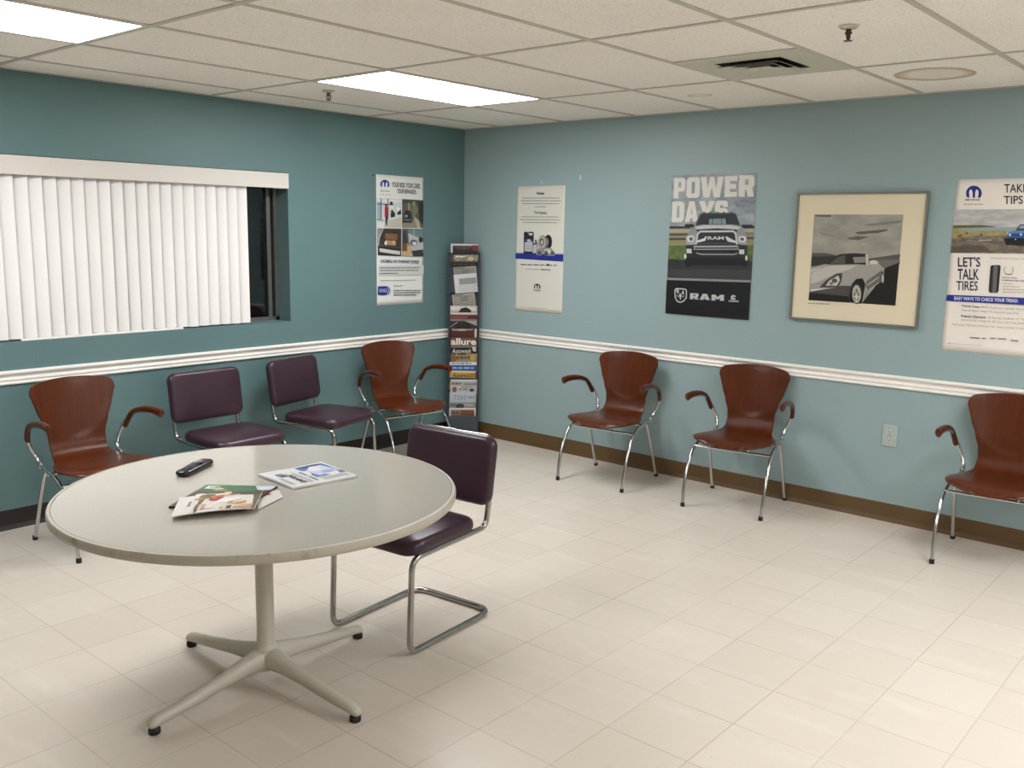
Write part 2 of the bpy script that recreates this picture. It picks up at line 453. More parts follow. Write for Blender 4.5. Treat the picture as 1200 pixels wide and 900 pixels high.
for i, (x, y, d, lb) in enumerate([
    (-.366, -1.707, 95.7, 'red-brown wooden armchair below the poster of brake parts, first along the right wall'),
    (-.297, -2.607, 98.4, 'red-brown wooden armchair below the framed car photograph, left of the electrical outlet'),
    (-.288, -4.057, 95.1, 'red-brown wooden armchair cut off by the right edge, right of the electrical outlet'),
    (-3.236, -.512, 180.9, 'wooden armchair left of the two purple chairs, under the window blind'),
    (-.992, -.405, 170.6, 'wooden armchair in the corner beside the magazine rack')]):
    o = AC if i == 0 else copy_tree(AC)
    o.location = (x, y, 0); o.rotation_euler = (0, 0, math.radians(d)); o['label'] = lb

# ------------------------------------------------------------------ purple cantilever chairs
def make_cantilever():
    r = empty('cantilever_chair', (0, 0, 0), 0, 'x', 'chair', 'purple vinyl cantilever chairs')
    h = .210; R = .0122
    half = [(.0, -.231, .772), (h, -.231, .772), (h, -.178, .400), (h, .290, .391), (h, .305, R+.001), (h, -.222, R+.001), (0, -.222, R+.001)]
    loop = half + [(-x, y, z) for x, y, z in half[1:-1]][::-1]
    rad = [.01, .055, .055, .06, .05, .075, .01]; rad = rad + rad[1:-1][::-1]
    P = fillet(loop, rad, 8, True)
    bm = bmesh.new(); tube(bm, P, R, 12, closed=True); finish('frame', bm, M_CHROMED, r)
    a = math.atan2(.053, .372)
    bm = bmesh.new()
    xf = Matrix.Translation((0, -.190, .638)) @ Matrix.Rotation(a, 4, 'X') @ Matrix.Rotation(math.radians(-90), 4, 'X') 
    pillow(bm, .474, .296, .056, .050, .026, .008, xf=xf, warp=lambda p: p)
    finish('backrest', bm, M_VINYL, r, angle=60)
    bm = bmesh.new()
    def wp(p):
        f = p.y/.22
        q = p.copy(); q.x *= 1+.03*f; q.z -= .016*max(0, (f-.35)/.65)**2 + .006*max(0, -f)**2; return q
    pillow(bm, .45, .43, .062, .075, .028, .014, xf=Matrix.Translation((0, .088, .432)), warp=wp)
    finish('seat', bm, M_VINYL, r, angle=60)
    bm = bmesh.new()
    for y in (-.04, .19): box(bm, -h, h, y-.012, y+.012, .398, .406)
    finish('seat_bracket', bm, M_CHROMED, r, False)
    return r
CC = make_cantilever()
for i, (x, y, d, lb) in enumerate([
    (-2.783, -2.436, 95.5, 'purple vinyl cantilever chair drawn up to the round table'),
    (-2.440, -.427, 181.4, 'purple vinyl chair beside the left wooden armchair, its base hidden by the table'),
    (-1.708, -.338, 194.4, 'purple vinyl chair at the left wall nearer the corner, beside the corner armchair')]):
    o = CC if i == 0 else copy_tree(CC)
    o.location = (x, y, 0); o.rotation_euler = (0, 0, math.radians(d)); o['label'] = lb

# ------------------------------------------------------------------ round table
TC = (-3.545, -2.432); TZ = .722
T = empty('round_table', (TC[0], TC[1], 0), math.radians(4.5), 'round grey laminate table on a cream four-legged pedestal, closest to the camera', 'table')
bm = bmesh.new(); lathe(bm, [(.01, TZ-.030), (.668, TZ-.030), (.668, TZ-.002), (.666, TZ), (.01, TZ)], 120); finish('tabletop', bm, M_LAM, T)
bm = bmesh.new(); lathe(bm, [(.6685, TZ-.032), (.676, TZ-.032), (.6805, TZ-.028), (.682, TZ-.018), (.6815, TZ-.008), (.678, TZ-.001), (.672, TZ+.0006), (.6685, TZ)], 120, capb=False, capt=False)
finish('edge_band', bm, M_EDGE, T)
bm = bmesh.new(); lathe(bm, [(.044, .132), (.036, .140), (.033, .150), (.0315, .2), (.0315, TZ-.05), (.06, TZ-.045), (.15, TZ-.042), (.15, TZ-.031)], 40); finish('column', bm, M_CREAM, T)
bm = bmesh.new(); lathe(bm, [(.02, .052), (.040, .054), (.046, .065), (.046, .110), (.044, .126), (.040, .134)], 40); finish('hub', bm, M_CREAM, T)
for k in range(4):
    a = math.pi/2*k; c, s = math.cos(a), math.sin(a)
    L = [(.0, .094, .040, .041), (.05, .093, .037, .040), (.11, .086, .030, .032), (.20, .073, .0245, .0255), (.30, .058, .023, .022), (.38, .048, .022, .020),
         (.43, .043, .022, .019), (.453, .038, .021, .018), (.468, .032, .017, .013), (.475, .028, .010, .006)]
    Q = catmull([(l[0], l[1], 0) for l in L], 4); W2 = catmull([(l[2], l[3], 0) for l in L], 4)
    bm = bmesh.new(); tube(bm, [(c*p.x, s*p.x, p.y) for p in Q], [q.x for q in W2], 16, [q.y for q in W2], upv=(0, 0, 1))
    lg = finish('leg', bm, M_CREAM, T)
    bm = bmesh.new(); lathe(bm, [(.017, 0), (.0195, .003), (.0195, .016), (.016, .021), (.008, .026)], 20, (c*.455, s*.455, 0)); finish('glide', bm, M_RUBBER, lg)

# ------------------------------------------------------------------ vertical blind
VB = empty('vertical_blind', (-2.95, .035, WZ0), 0, 'white vertical blind with wide vanes and valance over the dark window', 'blind')
def world_child(o):
    o.matrix_parent_inverse = VB.matrix_world.inverted() if False else Matrix.Translation((-Vector(VB.location))); return o
bm = bmesh.new(); box(bm, WX0+.004, WX1-.001, -.014, -.004, 1.871, 1.968); box(bm, WX1-.011, WX1-.001, -.004, .09, 1.871, 1.968)
world_child(bevel(finish('valance', bm, mat('#d9d3ca', .5), VB, False), .002))
bm = bmesh.new(); box(bm, WX0+.02, WX1-.02, .015, .055, 1.935, 1.962); world_child(finish('headrail', bm, M_WHITE, VB, False))
for k in range(32):
    rx = -1.962 - .0733*k                                   # right, room-side edge of the vane
    if rx < WX0+.1: break
    ang = math.radians(27 + random.uniform(-3, 3)); wv = .089
    bm = bmesh.new(); fr = []; bk = []
    for j in range(7):
        t = j/6; s = (t-1)*wv; bul = .006*(1-(2*t-1)**2)
        x = rx + s*math.cos(ang) + bul*math.sin(ang)*-1; y = .012 - s*math.sin(ang) - bul*math.cos(ang)
        fr.append((x, y)); bk.append((x+.0008*math.sin(ang), y+.0012))
    zb = 1.016 + random.uniform(-.002, .002)
    ring = fr + bk[::-1]
    A = [bm.verts.new((x, y, zb)) for x, y in ring]; B = [bm.verts.new((x, y, 1.936)) for x, y in ring]; n = len(ring)
    for q in range(n): bm.faces.new((A[q], A[(q+1) % n], B[(q+1) % n], B[q]))
    bm.faces.new(A); bm.faces.new(B[::-1])
    world_child(finish('vane', bm, M_VANE, VB, True, 30))
bm = bmesh.new(); box(bm, -.465, .465, -.006, .006, 0, .012)
o = finish('sill_strip', bm, M_WHITE, None, False); o.location = (-2.905, .004, WZ0+.0045)
tag(bevel(o, .001), 'thin white strip along the sill edge under the blind vanes', 'strip')

# ------------------------------------------------------------------ ceiling fittings
V = empty('air_vent', (GX-.5*TY, GY-4.5*TY, H-.001), 0, 'grey square ceiling air diffuser with nested louvers', 'air vent')
M_VENT = mat('#c6c4b4', .5, name='grey_vent_enamel'); M_DARK = mat('#080808', .9, name='duct_shade')
bm = bmesh.new(); q = TY/2-.013; hw = .160; ox, oy = 0, 0
for x0, x1, y0, y1 in ((-q, q, -q, -hw), (-q, q, hw, q), (-q, -hw, -hw, hw), (hw, q, -hw, hw)): box(bm, x0, x1, y0, y1, -.004, 0)
finish('face_plate', bm, M_VENT, V, False)
bm = bmesh.new(); box(bm, -hw, hw, -hw, hw, -.0006, .0); finish('duct_shade_sheet', bm, M_DARK, V, False)  # flat near-black sheet paints the shade of the opening behind the louvers
for k, s in enumerate((.152, .108, .064)):
    bm = bmesh.new(); z0, z1 = -.020, -.003; si = s-.040; th = .004
    o1 = [bm.verts.new((x*s, y*s, z0)) for x, y in ((-1, -1), (1, -1), (1, 1), (-1, 1))]
    o2 = [bm.verts.new((x*si, y*si, z1)) for x, y in ((-1, -1), (1, -1), (1, 1), (-1, 1))]
    i1 = [bm.verts.new((x*(s-th), y*(s-th), z0)) for x, y in ((-1, -1), (1, -1), (1, 1), (-1, 1))]
    i2 = [bm.verts.new((x*(si-th), y*(si-th), z1)) for x, y in ((-1, -1), (1, -1), (1, 1), (-1, 1))]
    for j in range(4):
        n2 = (j+1) % 4
        bm.faces.new((o1[j], o1[n2], o2[n2], o2[j])); bm.faces.new((i1[n2], i1[j], i2[j], i2[n2])); bm.faces.new((o1[n2], o1[j], i1[j], i1[n2])); bm.faces.new((o2[j], o2[n2], i2[n2], i2[j]))
    finish('louver', bm, M_VENT, V, False)
def sprinkler(x, y, lb):
    r = empty('fire_sprinkler', (x, y, H-.001), 0, lb, 'sprinkler', 'pendent sprinklers on the ceiling')
    bm = bmesh.new(); lathe(bm, [(.036, 0), (.036, -.003), (.030, -.009), (.016, -.012)], 28); finish('escutcheon', bm, mat('#c8c2b8', .35, .3), r)
    bm = bmesh.new(); mm = mat('#4a3a2c', .4, .6)
    lathe(bm, [(.010, -.010), (.010, -.022), (.013, -.024), (.013, -.029), (.006, -.030)], 16)
    for s in (-1, 1): tube(bm, fillet([(s*.010, 0, -.026), (s*.017, 0, -.036), (s*.004, 0, -.052)], .006, 4), .0028, 8)
    tube(bm, [(0, 0, -.029), (0, 0, -.052)], .003, 8)
    b = finish('body', bm, mm, r)
    bm = bmesh.new(); lathe(bm, [(.016, -.0535), (.016, -.052), (.004, -.051)], 20); finish('deflector', bm, mm, r)
sprinkler(-1.854, -3.732, 'fire sprinkler hanging from the ceiling right of the air vent')
sprinkler(-1.921, -.770, 'fire sprinkler beside the ceiling light near the window wall')
# ------------------------------------------------------------------ printed sheets
def homography(src, dst):
    A = []; b = []
    for (x, y), (u, v) in zip(src, dst):
        A += [[x, y, 1, 0, 0, 0, -u*x, -u*y], [0, 0, 0, x, y, 1, -v*x, -v*y]]; b += [u, v]
    h = np.linalg.solve(np.array(A, float), np.array(b, float)); return np.append(h, 1).reshape(3, 3)
_tx = {}
def text_mesh(s, bold=0.):
    """outline mesh of a string, scaled to the unit square"""
    k = (s, bold)
    if k not in _tx:
        c = bpy.data.curves.new('t', 'FONT'); c.body = s; c.resolution_u = 3; c.offset = bold; c.fill_mode = 'FRONT'
        o = bpy.data.objects.new('t', c); COL.objects.link(o)
        me = bpy.data.meshes.new_from_object(o.evaluated_get(bpy.context.evaluated_depsgraph_get()))
        bpy.data.objects.remove(o); bpy.data.curves.remove(c)
        V = [(v.co.x, v.co.y) for v in me.vertices]; F = [tuple(p.vertices) for p in me.polygons]; bpy.data.meshes.remove(me)
        x0, x1 = min(v[0] for v in V), max(v[0] for v in V); y0, y1 = min(v[1] for v in V), max(v[1] for v in V)
        _tx[k] = ([((x-x0)/(x1-x0), (y-y0)/max(1e-6, y1-y0)) for x, y in V], F)
    return _tx[k]
class Print:
    """flat printed shapes on a W x H sheet. Source coordinates are mapped to the sheet by a homography;
    place(u, v, d) gives the sheet point at u right, v up, d off the sheet"""
    def __init__(s, root, W, Hh, quad, place, step=.00009, d0=.0004):
        s.root, s.W, s.H, s.place, s.step, s.d = root, W, Hh, place, step, d0
        s.Hm = homography(quad, [(0, Hh), (W, Hh), (W, 0), (0, 0)]); s.bm = None
    def to(s, x, y):
        p = s.Hm @ np.array([x, y, 1.]); return min(max(p[0]/p[2], 0), s.W), min(max(p[1]/p[2], 0), s.H)
    def begin(s, name, rough=.45): s.bm = bmesh.new(); s.name = name; s.mats = []; s.rough = rough; return s
    def mi(s, col):
        m = mat(col, s.rough) if isinstance(col, str) else col
        if m not in s.mats: s.mats.append(m)
        return s.mats.index(m)
    def face(s, uv, i):
        uvq = []
        for p in uv:
            if not uvq or math.dist(p, uvq[-1]) > 1e-5: uvq.append(p)
        if len(uvq) > 2 and math.dist(uvq[0], uvq[-1]) < 1e-5: uvq.pop()
        if len(uvq) < 3: return
        vs = [s.bm.verts.new(s.place(u, v, s.d)) for u, v in uvq]
        f = s.bm.faces.new(vs); f.material_index = i
    def poly(s, pts, col):
        s.d += s.step; s.face([s.to(*p) for p in pts], s.mi(col)); return s
    def rect(s, x0, y0, x1, y1, col): return s.poly([(x0, y0), (x1, y0), (x1, y1), (x0, y1)], col)
    def ell(s, cx, cy, rx, ry, col, a0=0, a1=360, n=28):
        return s.poly([(cx+rx*math.cos(math.radians(a0+(a1-a0)*k/n)), cy+ry*math.sin(math.radians(a0+(a1-a0)*k/n))) for k in range(n+(a1-a0 < 360))], col)
    def line(s, pts, wd, col):
        i = s.mi(col); s.d += s.step
        for (x0, y0), (x1, y1) in zip(pts, pts[1:]):
            L = math.hypot(x1-x0, y1-y0) or 1; nx, ny = -(y1-y0)/L*wd/2, (x1-x0)/L*wd/2
            s.face([s.to(x0+nx, y0+ny), s.to(x1+nx, y1+ny), s.to(x1-nx, y1-ny), s.to(x0-nx, y0-ny)], i)
        return s
    def text(s, t, tl, tr, h, col, bold=0., slant=0.):
        """t between tl and tr (top corners, source coords), h tall"""
        V, F = text_mesh(t, bold); i = s.mi(col); s.d += s.step
        L = math.hypot(tr[0]-tl[0], tr[1]-tl[1]); dx, dy = (tr[0]-tl[0])/L, (tr[1]-tl[1])/L
        vs = []
        for a, b in V:
            x = tl[0]+dx*L*a - dy*h*(1-b) + slant*h*b; y = tl[1]+dy*L*a + dx*h*(1-b)
            vs.append(s.bm.verts.new(s.place(*s.to(x, y), s.d)))
        for f in F:
            try: s.bm.faces.new([vs[k] for k in f]).material_index = i
            except ValueError: pass
        return s
    def bars(s, x0, x1, y, h, col, dy=0., seed=0, word=9):
        """a line of unreadable small print: word-like dashes"""
        rnd = random.Random(seed*97+int(y*13)); x = x0; i = s.mi(col); s.d += s.step
        while x < x1-1:
            wl = min(word*rnd.uniform(.5, 1.6), x1-x); k0, k1 = dy*(x-x0)/(x1-x0), dy*(x+wl-x0)/(x1-x0)
            s.face([s.to(x, y+k0), s.to(x+wl, y+k1), s.to(x+wl, y+h+k1), s.to(x, y+h+k0)], i); x += wl+word*.32
        return s
    def end(s):
        me = bpy.data.meshes.new(s.name); bmesh.ops.triangulate(s.bm, faces=s.bm.faces, ngon_method='EAR_CLIP'); s.bm.to_mesh(me); s.bm.free()
        for m in s.mats: me.materials.append(m)
        return link(bpy.data.objects.new(s.name, me), s.root)
def crop(pts, ox, oy, sc_): return [((x-ox)*sc_, (y-oy)*sc_) for x, y in pts]
def cloud(name, a, b, scale, stretch=(1, 1, 1), lo=.38, hi=.66, rough=.45):
    t = NT(name, rough); n = t.noise(t.mapping(t.obj(), stretch), scale, 5, .6)
    t.base(t.mix(t.ramp(n, lo, hi), lin(a), lin(b))); return t.m
def sheet(name, W, Hh, M4, label, cat, group, col='#e6e2d8', th=.0004, curl=None, rough=.5):
    """a paper sheet on a wall: local x right, y up from the lower left corner, z off the wall"""
    bm = bmesh.new(); nx, ny = 24, 24
    f = curl or (lambda u, v: 0)
    g = [[bm.verts.new((W*i/nx, Hh*j/ny, .0013+f(i/nx, j/ny))) for i in range(nx+1)] for j in range(ny+1)]
    for j in range(ny):
        for i in range(nx): bm.faces.new((g[j][i], g[j][i+1], g[j+1][i+1], g[j+1][i]))
    o = finish(name, bm, mat(col, rough), None, True); o.matrix_world = M4
    s = o.modifiers.new('thickness', 'SOLIDIFY'); s.thickness = th; s.offset = -1
    tag(o, label, cat, group)
    return o, (lambda u, v, d: Vector((u, v, .0013+f(u/W, v/Hh)+d)))
def wall_right(y, z, roll=0.):      # lower left corner of a sheet on the right wall
    return Matrix(((0, 0, -1, 0), (-1, 0, 0, y), (0, 1, 0, z), (0, 0, 0, 1))) @ Matrix.Rotation(roll, 4, 'Z')
def wall_left(x, z, roll=0.):
    return Matrix(((1, 0, 0, x), (0, 0, -1, 0), (0, 1, 0, z), (0, 0, 0, 1))) @ Matrix.Rotation(roll, 4, 'Z')
BLUE = '#1f2a86'; INK = '#22242e'
def omega_m(p, cx, cy, r, paper, col=BLUE):
    """blue horseshoe-and-M emblem, radius r"""
    pts = [(cx+r*1.0*math.cos(math.radians(a)), cy-r*.98*math.sin(math.radians(a))) for a in range(-38, 219, 6)]
    p.poly(pts, col)
    p.rect(cx-r*1.02, cy+r*.58, cx+r*1.02, cy+r*.75, paper)
    for s in (-1, 1):
        p.poly([(cx+s*r*.14, cy+r*.64), (cx+s*r*.17, cy-r*.12), (cx+s*r*.25, cy-r*.40), (cx+s*r*.36, cy-r*.50), (cx+s*r*.52, cy-r*.40), (cx+s*r*.60, cy-r*.15), (cx+s*r*.58, cy+r*.25), (cx+s*r*.50, cy+r*.50), (cx+s*r*.56, cy+r*.64)], paper)
    p.poly([(cx-r*.16, cy-r*.50), (cx-r*.05, cy-r*.52), (cx, cy-r*.40), (cx+r*.05, cy-r*.52), (cx+r*.16, cy-r*.50), (cx+.0, cy-r*.30)], col)

# --- rewards poster, left wall (source: crop 420,195 x 5.29)
q = crop([(440, 205), (495, 207.5), (497, 354), (443, 358.5)], 420, 195, 5.29)
PW, PH = .462, .934
o, pl = sheet('poster', PW, PH, wall_left(-.906, 1.071), 'tall white poster on the window wall with four photos and YOUR RIDE. YOUR CARD. heading', 'poster', 'posters on the walls', '#dfe0da')
PAPER = '#dfe0da'
p = Print(o, PW, PH, q, pl)
p.begin('emblem'); omega_m(p, 160, 113, 28, PAPER); p.end()
p.begin('brand_name').text('MOPAR', (133, 150), (190, 153), 7, INK, .02).end()
p.begin('slogan').text('at your service', (126, 171), (197, 175), 9, INK, 0, .2).end()
p.begin('heading').text('YOUR RIDE. YOUR CARD.', (203, 97), (381, 104), 31, INK, .03).text('YOUR REWARDS.', (236, 138), (355, 142), 28, INK, .03).end()
p.begin('printed_photo')
p.poly([(110, 198), (262, 201), (264, 377), (116, 381)], '#c9cccb')
p.poly([(112, 210), (136, 211), (140, 330), (114, 330)], '#93a9b6').poly([(112, 205), (262, 205), (262, 225), (112, 222)], '#d9d9d5')
for x in (137, 180): p.line([(x, 200), (x+2, 335)], 5, '#3a3c3e')
p.line([(112, 235), (215, 237)], 5, '#4a4a4a').line([(112, 332), (150, 333)], 4, '#444444')
p.poly([(116, 335), (210, 330), (264, 312), (264, 378), (116, 381)], '#b9b4a8').poly([(116, 345), (160, 345), (160, 380), (118, 380)], '#cfd6d8')
p.ell(168, 243, 7, 9, '#2a1d1a').poly([(160, 252), (177, 252), (181, 312), (160, 312)], '#9c1f33').poly([(163, 312), (178, 312), (176, 365), (168, 365)], '#1e1c22')
p.ell(200, 230, 9, 12, '#2a2a2c').poly([(190, 245), (212, 245), (218, 262), (190, 262)], '#d8d8d8').poly([(196, 290), (224, 284), (224, 312), (198, 318)], '#26262a')
p.ell(206, 280, 9, 9, '#2c2620').poly([(235, 290), (258, 265), (262, 295), (240, 300)], '#2a2c30').ell(243, 262, 9, 12, '#e4e4e0')
p.poly([(266, 201), (397, 206), (399, 376), (267, 379)], '#5c574b')
p.poly([(266, 201), (397, 206), (397, 222), (266, 232)], '#3c4742').poly([(330, 215), (348, 215), (350, 300), (334, 300)], '#8f8871').poly([(366, 220), (398, 216), (399, 360), (372, 330)], '#2e2b29')
p.poly([(300, 225), (315, 225), (318, 270), (303, 270)], '#93866a').ell(345, 268, 18, 30, '#6e7a5a')
p.poly([(266, 350), (330, 345), (345, 310), (372, 330), (385, 377), (267, 379)], '#8b8272').poly([(335, 300), (372, 335), (380, 377), (362, 377)], '#b2a98f')
p.poly([(275, 345), (278, 300), (288, 272), (302, 268), (318, 282), (326, 310), (325, 347)], '#23282e').poly([(284, 300), (300, 298), (300, 312), (284, 314)], '#8797a5').rect(280, 326, 322, 332, '#7c868c')
p.poly([(114, 385), (264, 384), (265, 555), (121, 552)], '#4a423c')
p.poly([(114, 385), (140, 385), (126, 450), (116, 470)], '#8c8d84').poly([(150, 388), (258, 392), (256, 500), (130, 480), (135, 430)], '#3a2d27')
p.poly([(164, 415), (240, 418), (238, 455), (164, 452)], '#7a5a42').poly([(168, 456), (230, 462), (230, 490), (168, 485)], '#a5875e').ell(168, 475, 8, 13, '#dcd6c4').ell(218, 470, 10, 12, '#c9a56a')
p.line([(150, 388), (128, 440), (123, 490)], 6, '#b9bcbc').poly([(122, 495), (258, 508), (262, 520), (126, 508)], '#1e1d1d').poly([(130, 508), (256, 524), (256, 546), (132, 530)], '#c9c9c5').poly([(121, 530), (200, 545), (265, 548), (265, 555), (121, 552)], '#2a2928')
p.poly([(268, 384), (400, 383), (402, 555), (269, 555)], '#4a5554')
p.poly([(300, 390), (398, 386), (399, 440), (320, 430)], '#6d8285').line([(340, 384), (342, 420)], 4, '#a9b5b5').poly([(272, 400), (290, 392), (300, 470), (275, 480)], '#33383c')
p.poly([(305, 410), (340, 425), (378, 440), (400, 470), (400, 540), (330, 520), (310, 470)], '#b3b6b4').ell(340, 470, 24, 20, '#5a5f63').ell(345, 475, 14, 11, '#cfd2d0')
p.poly([(270, 480), (295, 470), (300, 520), (272, 525)], '#7a4a2c').poly([(300, 475), (330, 505), (322, 530), (300, 520)], '#c79f7d').ell(382, 450, 12, 18, '#2c2523').poly([(330, 520), (398, 510), (400, 553), (335, 552)], '#30343e').poly([(270, 522), (330, 524), (336, 555), (270, 555)], '#b99f78')
p.end()
p.begin('subheading').text('A POWERFUL WAY TO REWARD YOURSELF', (136, 578), (376, 578), 20, '#40436a', .025).end()
p.begin('paragraph')
p.poly([(124, 617), (404, 607), (404, 668), (124, 676)], '#c9cac4')
for k, (y, x1) in enumerate(((627, 382), (643, 372), (661, 248))): p.bars(134, x1, y, 6, '#3c3e44', -6*(x1-134)/248, k)
p.end()
p.begin('small_print'); p.bars(136, 360, 707, 4, '#77797c', -9, 5); p.end()
p.begin('caption'); p.bars(220, 275, 737, 5, '#3c3e44', -1, 6, 12); p.end()
p.begin('paragraph')
for k, y in enumerate((766, 780, 795)): p.bars(220, (392, 388, 360)[k], y, 6, '#3c3e44', -5, 7+k)
p.end()
p.begin('blue_tag'); p.poly([(122, 744), (176, 742), (188, 768), (176, 797), (122, 798)], BLUE).line([(182, 742), (198, 768), (184, 796)], 5, BLUE).text('REWARDS', (131, 760), (178, 758), 22, '#c9cbe2', .01); p.end()

# --- brake parts poster, right wall (crop 590,205 x 5.29)
q = crop([(604.5, 218.5), (661.5, 217), (660, 367), (604.5, 364.5)], 590, 205, 5.29)
PW, PH = .458, .925
o, pl = sheet('poster', PW, PH, wall_right(-.543, 1.028), 'tall white poster in the corner with brake parts above a blue stripe', 'poster', 'posters on the walls', '#d6d4c8')
PAPER = '#d6d4c8'; p = Print(o, PW, PH, q, pl)
p.begin('heading').text('Brakes', (204, 105), (249, 105), 17, INK, .04).end(); p.begin('heading').text('Tire Rotation', (188, 224), (268, 226), 18, '#3a3c46', .03).end()
p.begin('brand_name').text('MOPAR', (238, 582), (298, 582), 10, INK, .03).bars(140, 232, 583, 4, '#8a8a86', 2, 9, 12).end()
LN = ((112, 345, 143), (104, 354, 160), (112, 344, 178), (192, 262, 198), (110, 342, 260), (100, 350, 278), (120, 330, 295))
for pp in (LN[:4], LN[4:]):
    p.begin('paragraph')
    for k, (a, b, y) in enumerate(pp): p.bars(a, b, y-1, 5, '#75756f', -2, k)
    p.end()
p.begin('logo_row').bars(110, 335, 556, 6, '#55555a', -1, 11, 22).ell(281, 556, 6, 8, INK).end(); p.begin('small_print').bars(165, 270, 823, 3, '#9a9a92', 2, 12).end()
p.begin('blue_stripe'); p.poly([(76, 490), (376, 490), (375, 534), (76, 523)], BLUE).rect(76, 485, 376, 489, '#8f94b8'); p.end()
p.begin('printed_photo'); DK = '#23222e'
p.poly([(128, 362), (132, 354), (148, 354), (154, 362), (158, 354), (186, 354), (190, 366), (190, 490), (128, 490)], DK).poly([(160, 362), (182, 362), (180, 378), (158, 374)], PAPER)
p.poly([(133, 410), (184, 412), (186, 476), (134, 476)], '#b9bac0').poly([(133, 400), (184, 400), (184, 414), (133, 420)], '#3a4166').ell(160, 408, 12, 7, '#c4c6d4').bars(140, 176, 440, 4, '#8a8c98').bars(140, 176, 455, 4, '#8a8c98')
p.poly([(200, 402), (208, 402), (210, 420), (198, 420)], DK).poly([(182, 424), (214, 420), (216, 490), (182, 490)], '#5a5a66').poly([(186, 436), (210, 434), (212, 484), (186, 484)], '#bcbdc4').bars(190, 208, 450, 4, '#7a7c88')
p.ell(280, 415, 24, 45, '#1c1b22').ell(268, 416, 14, 26, '#8d8a86').ell(246, 420, 30, 46, '#77756f').ell(242, 418, 25, 40, '#a6a39c').ell(240, 417, 13, 22, '#3d3b40').ell(241, 418, 8, 14, '#b8b5ae')
p.poly([(205, 470), (225, 455), (262, 470), (275, 448), (298, 452), (320, 475), (324, 500), (262, 500), (250, 480), (238, 500), (210, 498)], '#8e8b88').ell(284, 472, 14, 15, '#c9c6bf').poly([(262, 478), (276, 470), (282, 496), (258, 500)], '#4b494e').poly([(300, 470), (322, 476), (318, 495), (298, 492)], '#5a585a').poly([(218, 474), (236, 470), (236, 494), (218, 496)], '#4a484c')
p.end()
p.begin('emblem'); omega_m(p, 217, 694, 20, PAPER, '#2a2c44'); p.text('MOPAR', (198, 713), (238, 714), 6, INK, .02); p.end()

# --- POWER DAYS poster (crop 770,190 x 4.615)
q = crop([(788, 205), (889, 202.5), (877, 375), (780, 366)], 770, 190, 4.615)
PW, PH = .605, .903
o, pl = sheet('poster', PW, PH, wall_right(-1.878, 1.100), 'dark truck poster reading POWER DAYS with a pickup seen from the front', 'poster', 'posters on the walls', '#8e979d', rough=.35)
GLYPH = {   # heavy block capitals in a unit box, y down: outline, holes
 'P': ([(0,0),(.85,0),(1,.12),(1,.55),(.85,.67),(.42,.67),(.42,1),(0,1)], [[(.42,.2),(.62,.2),(.62,.47),(.42,.47)]]),
 'O': ([(.16,0),(.84,0),(1,.12),(1,.88),(.84,1),(.16,1),(0,.88),(0,.12)], [[(.38,.22),(.62,.22),(.62,.78),(.38,.78)]]),
 'W': ([(0,0),(.25,0),(.31,.55),(.41,0),(.59,0),(.69,.55),(.75,0),(1,0),(.86,1),(.6,1),(.5,.5),(.4,1),(.14,1)], []),
 'E': ([(0,0),(1,0),(1,.24),(.42,.24),(.42,.38),(.9,.38),(.9,.62),(.42,.62),(.42,.76),(1,.76),(1,1),(0,1)], []),
 'R': ([(0,0),(.85,0),(1,.12),(1,.5),(.86,.6),(1,1),(.6,1),(.48,.66),(.40,.66),(.40,1),(0,1)], [[(.40,.2),(.62,.2),(.62,.44),(.40,.44)]]),
 'D': ([(0,0),(.8,0),(1,.14),(1,.86),(.8,1),(0,1)], [[(.4,.22),(.6,.22),(.6,.78),(.4,.78)]]),
 'A': ([(.3,0),(.7,0),(1,1),(.62,1),(.58,.84),(.42,.84),(.38,1),(0,1)], [[(.5,.3),(.56,.62),(.44,.62)]]),
 'Y': ([(0,0),(.36,0),(.5,.36),(.64,0),(1,0),(.69,.6),(.69,1),(.31,1),(.31,.6)], []),
 'S': ([(.15,0),(.85,0),(1,.12),(1,.32),(.6,.32),(.6,.22),(.4,.22),(.4,.37),(.85,.37),(1,.49),(1,.88),(.85,1),(.15,1),(0,.88),(0,.68),(.4,.68),(.4,.78),(.6,.78),(.6,.62),(.15,.62),(0,.5),(0,.12)], []),
 'M': ([(0,0),(.3,0),(.5,.42),(.7,0),(1,0),(1,1),(.68,1),(.68,.5),(.5,.88),(.32,.5),(.32,1),(0,1)], [])}
def block(p, ch, tl, tr, bl, col, hole):
    f = lambda a, b: (tl[0]+(tr[0]-tl[0])*a+(bl[0]-tl[0])*b, tl[1]+(tr[1]-tl[1])*a+(bl[1]-tl[1])*b)
    o_, hs = GLYPH[ch]; p.poly([f(*q_) for q_ in o_], col)
    for h_ in hs: p.poly([f(*q_) for q_ in h_], hole)
p = Print(o, PW, PH, q, pl)
p.begin('printed_sky', .35); SKY = cloud('cloudy_sky_print', '#7f8990', '#a6acae', 9, (1, 2.2, 1)); p.poly([(84, 68), (552, 56), (525, 360), (62, 352)], SKY); p.poly([(400, 190), (545, 150), (535, 250), (430, 240)], cloud('dark_cloud_print', '#6e7880', '#8e979d', 14, (1, 2.5, 1))); p.end()
p.begin('printed_landscape', .35)
p.poly([(62, 350), (528, 350), (524, 640), (54, 622)], '#8b8468')
p.poly([(62, 345), (180, 347), (180, 358), (62, 358)], '#2c2e2d').poly([(470, 345), (530, 345), (530, 360), (470, 360)], '#2c2e2d').rect(58, 362, 530, 380, '#a3a08c')
p.rect(62, 386, 190, 396, '#46443a').rect(62, 410, 180, 420, '#3c3a32').rect(480, 408, 530, 418, '#3e3c34').rect(480, 384, 530, 392, '#7d7767')
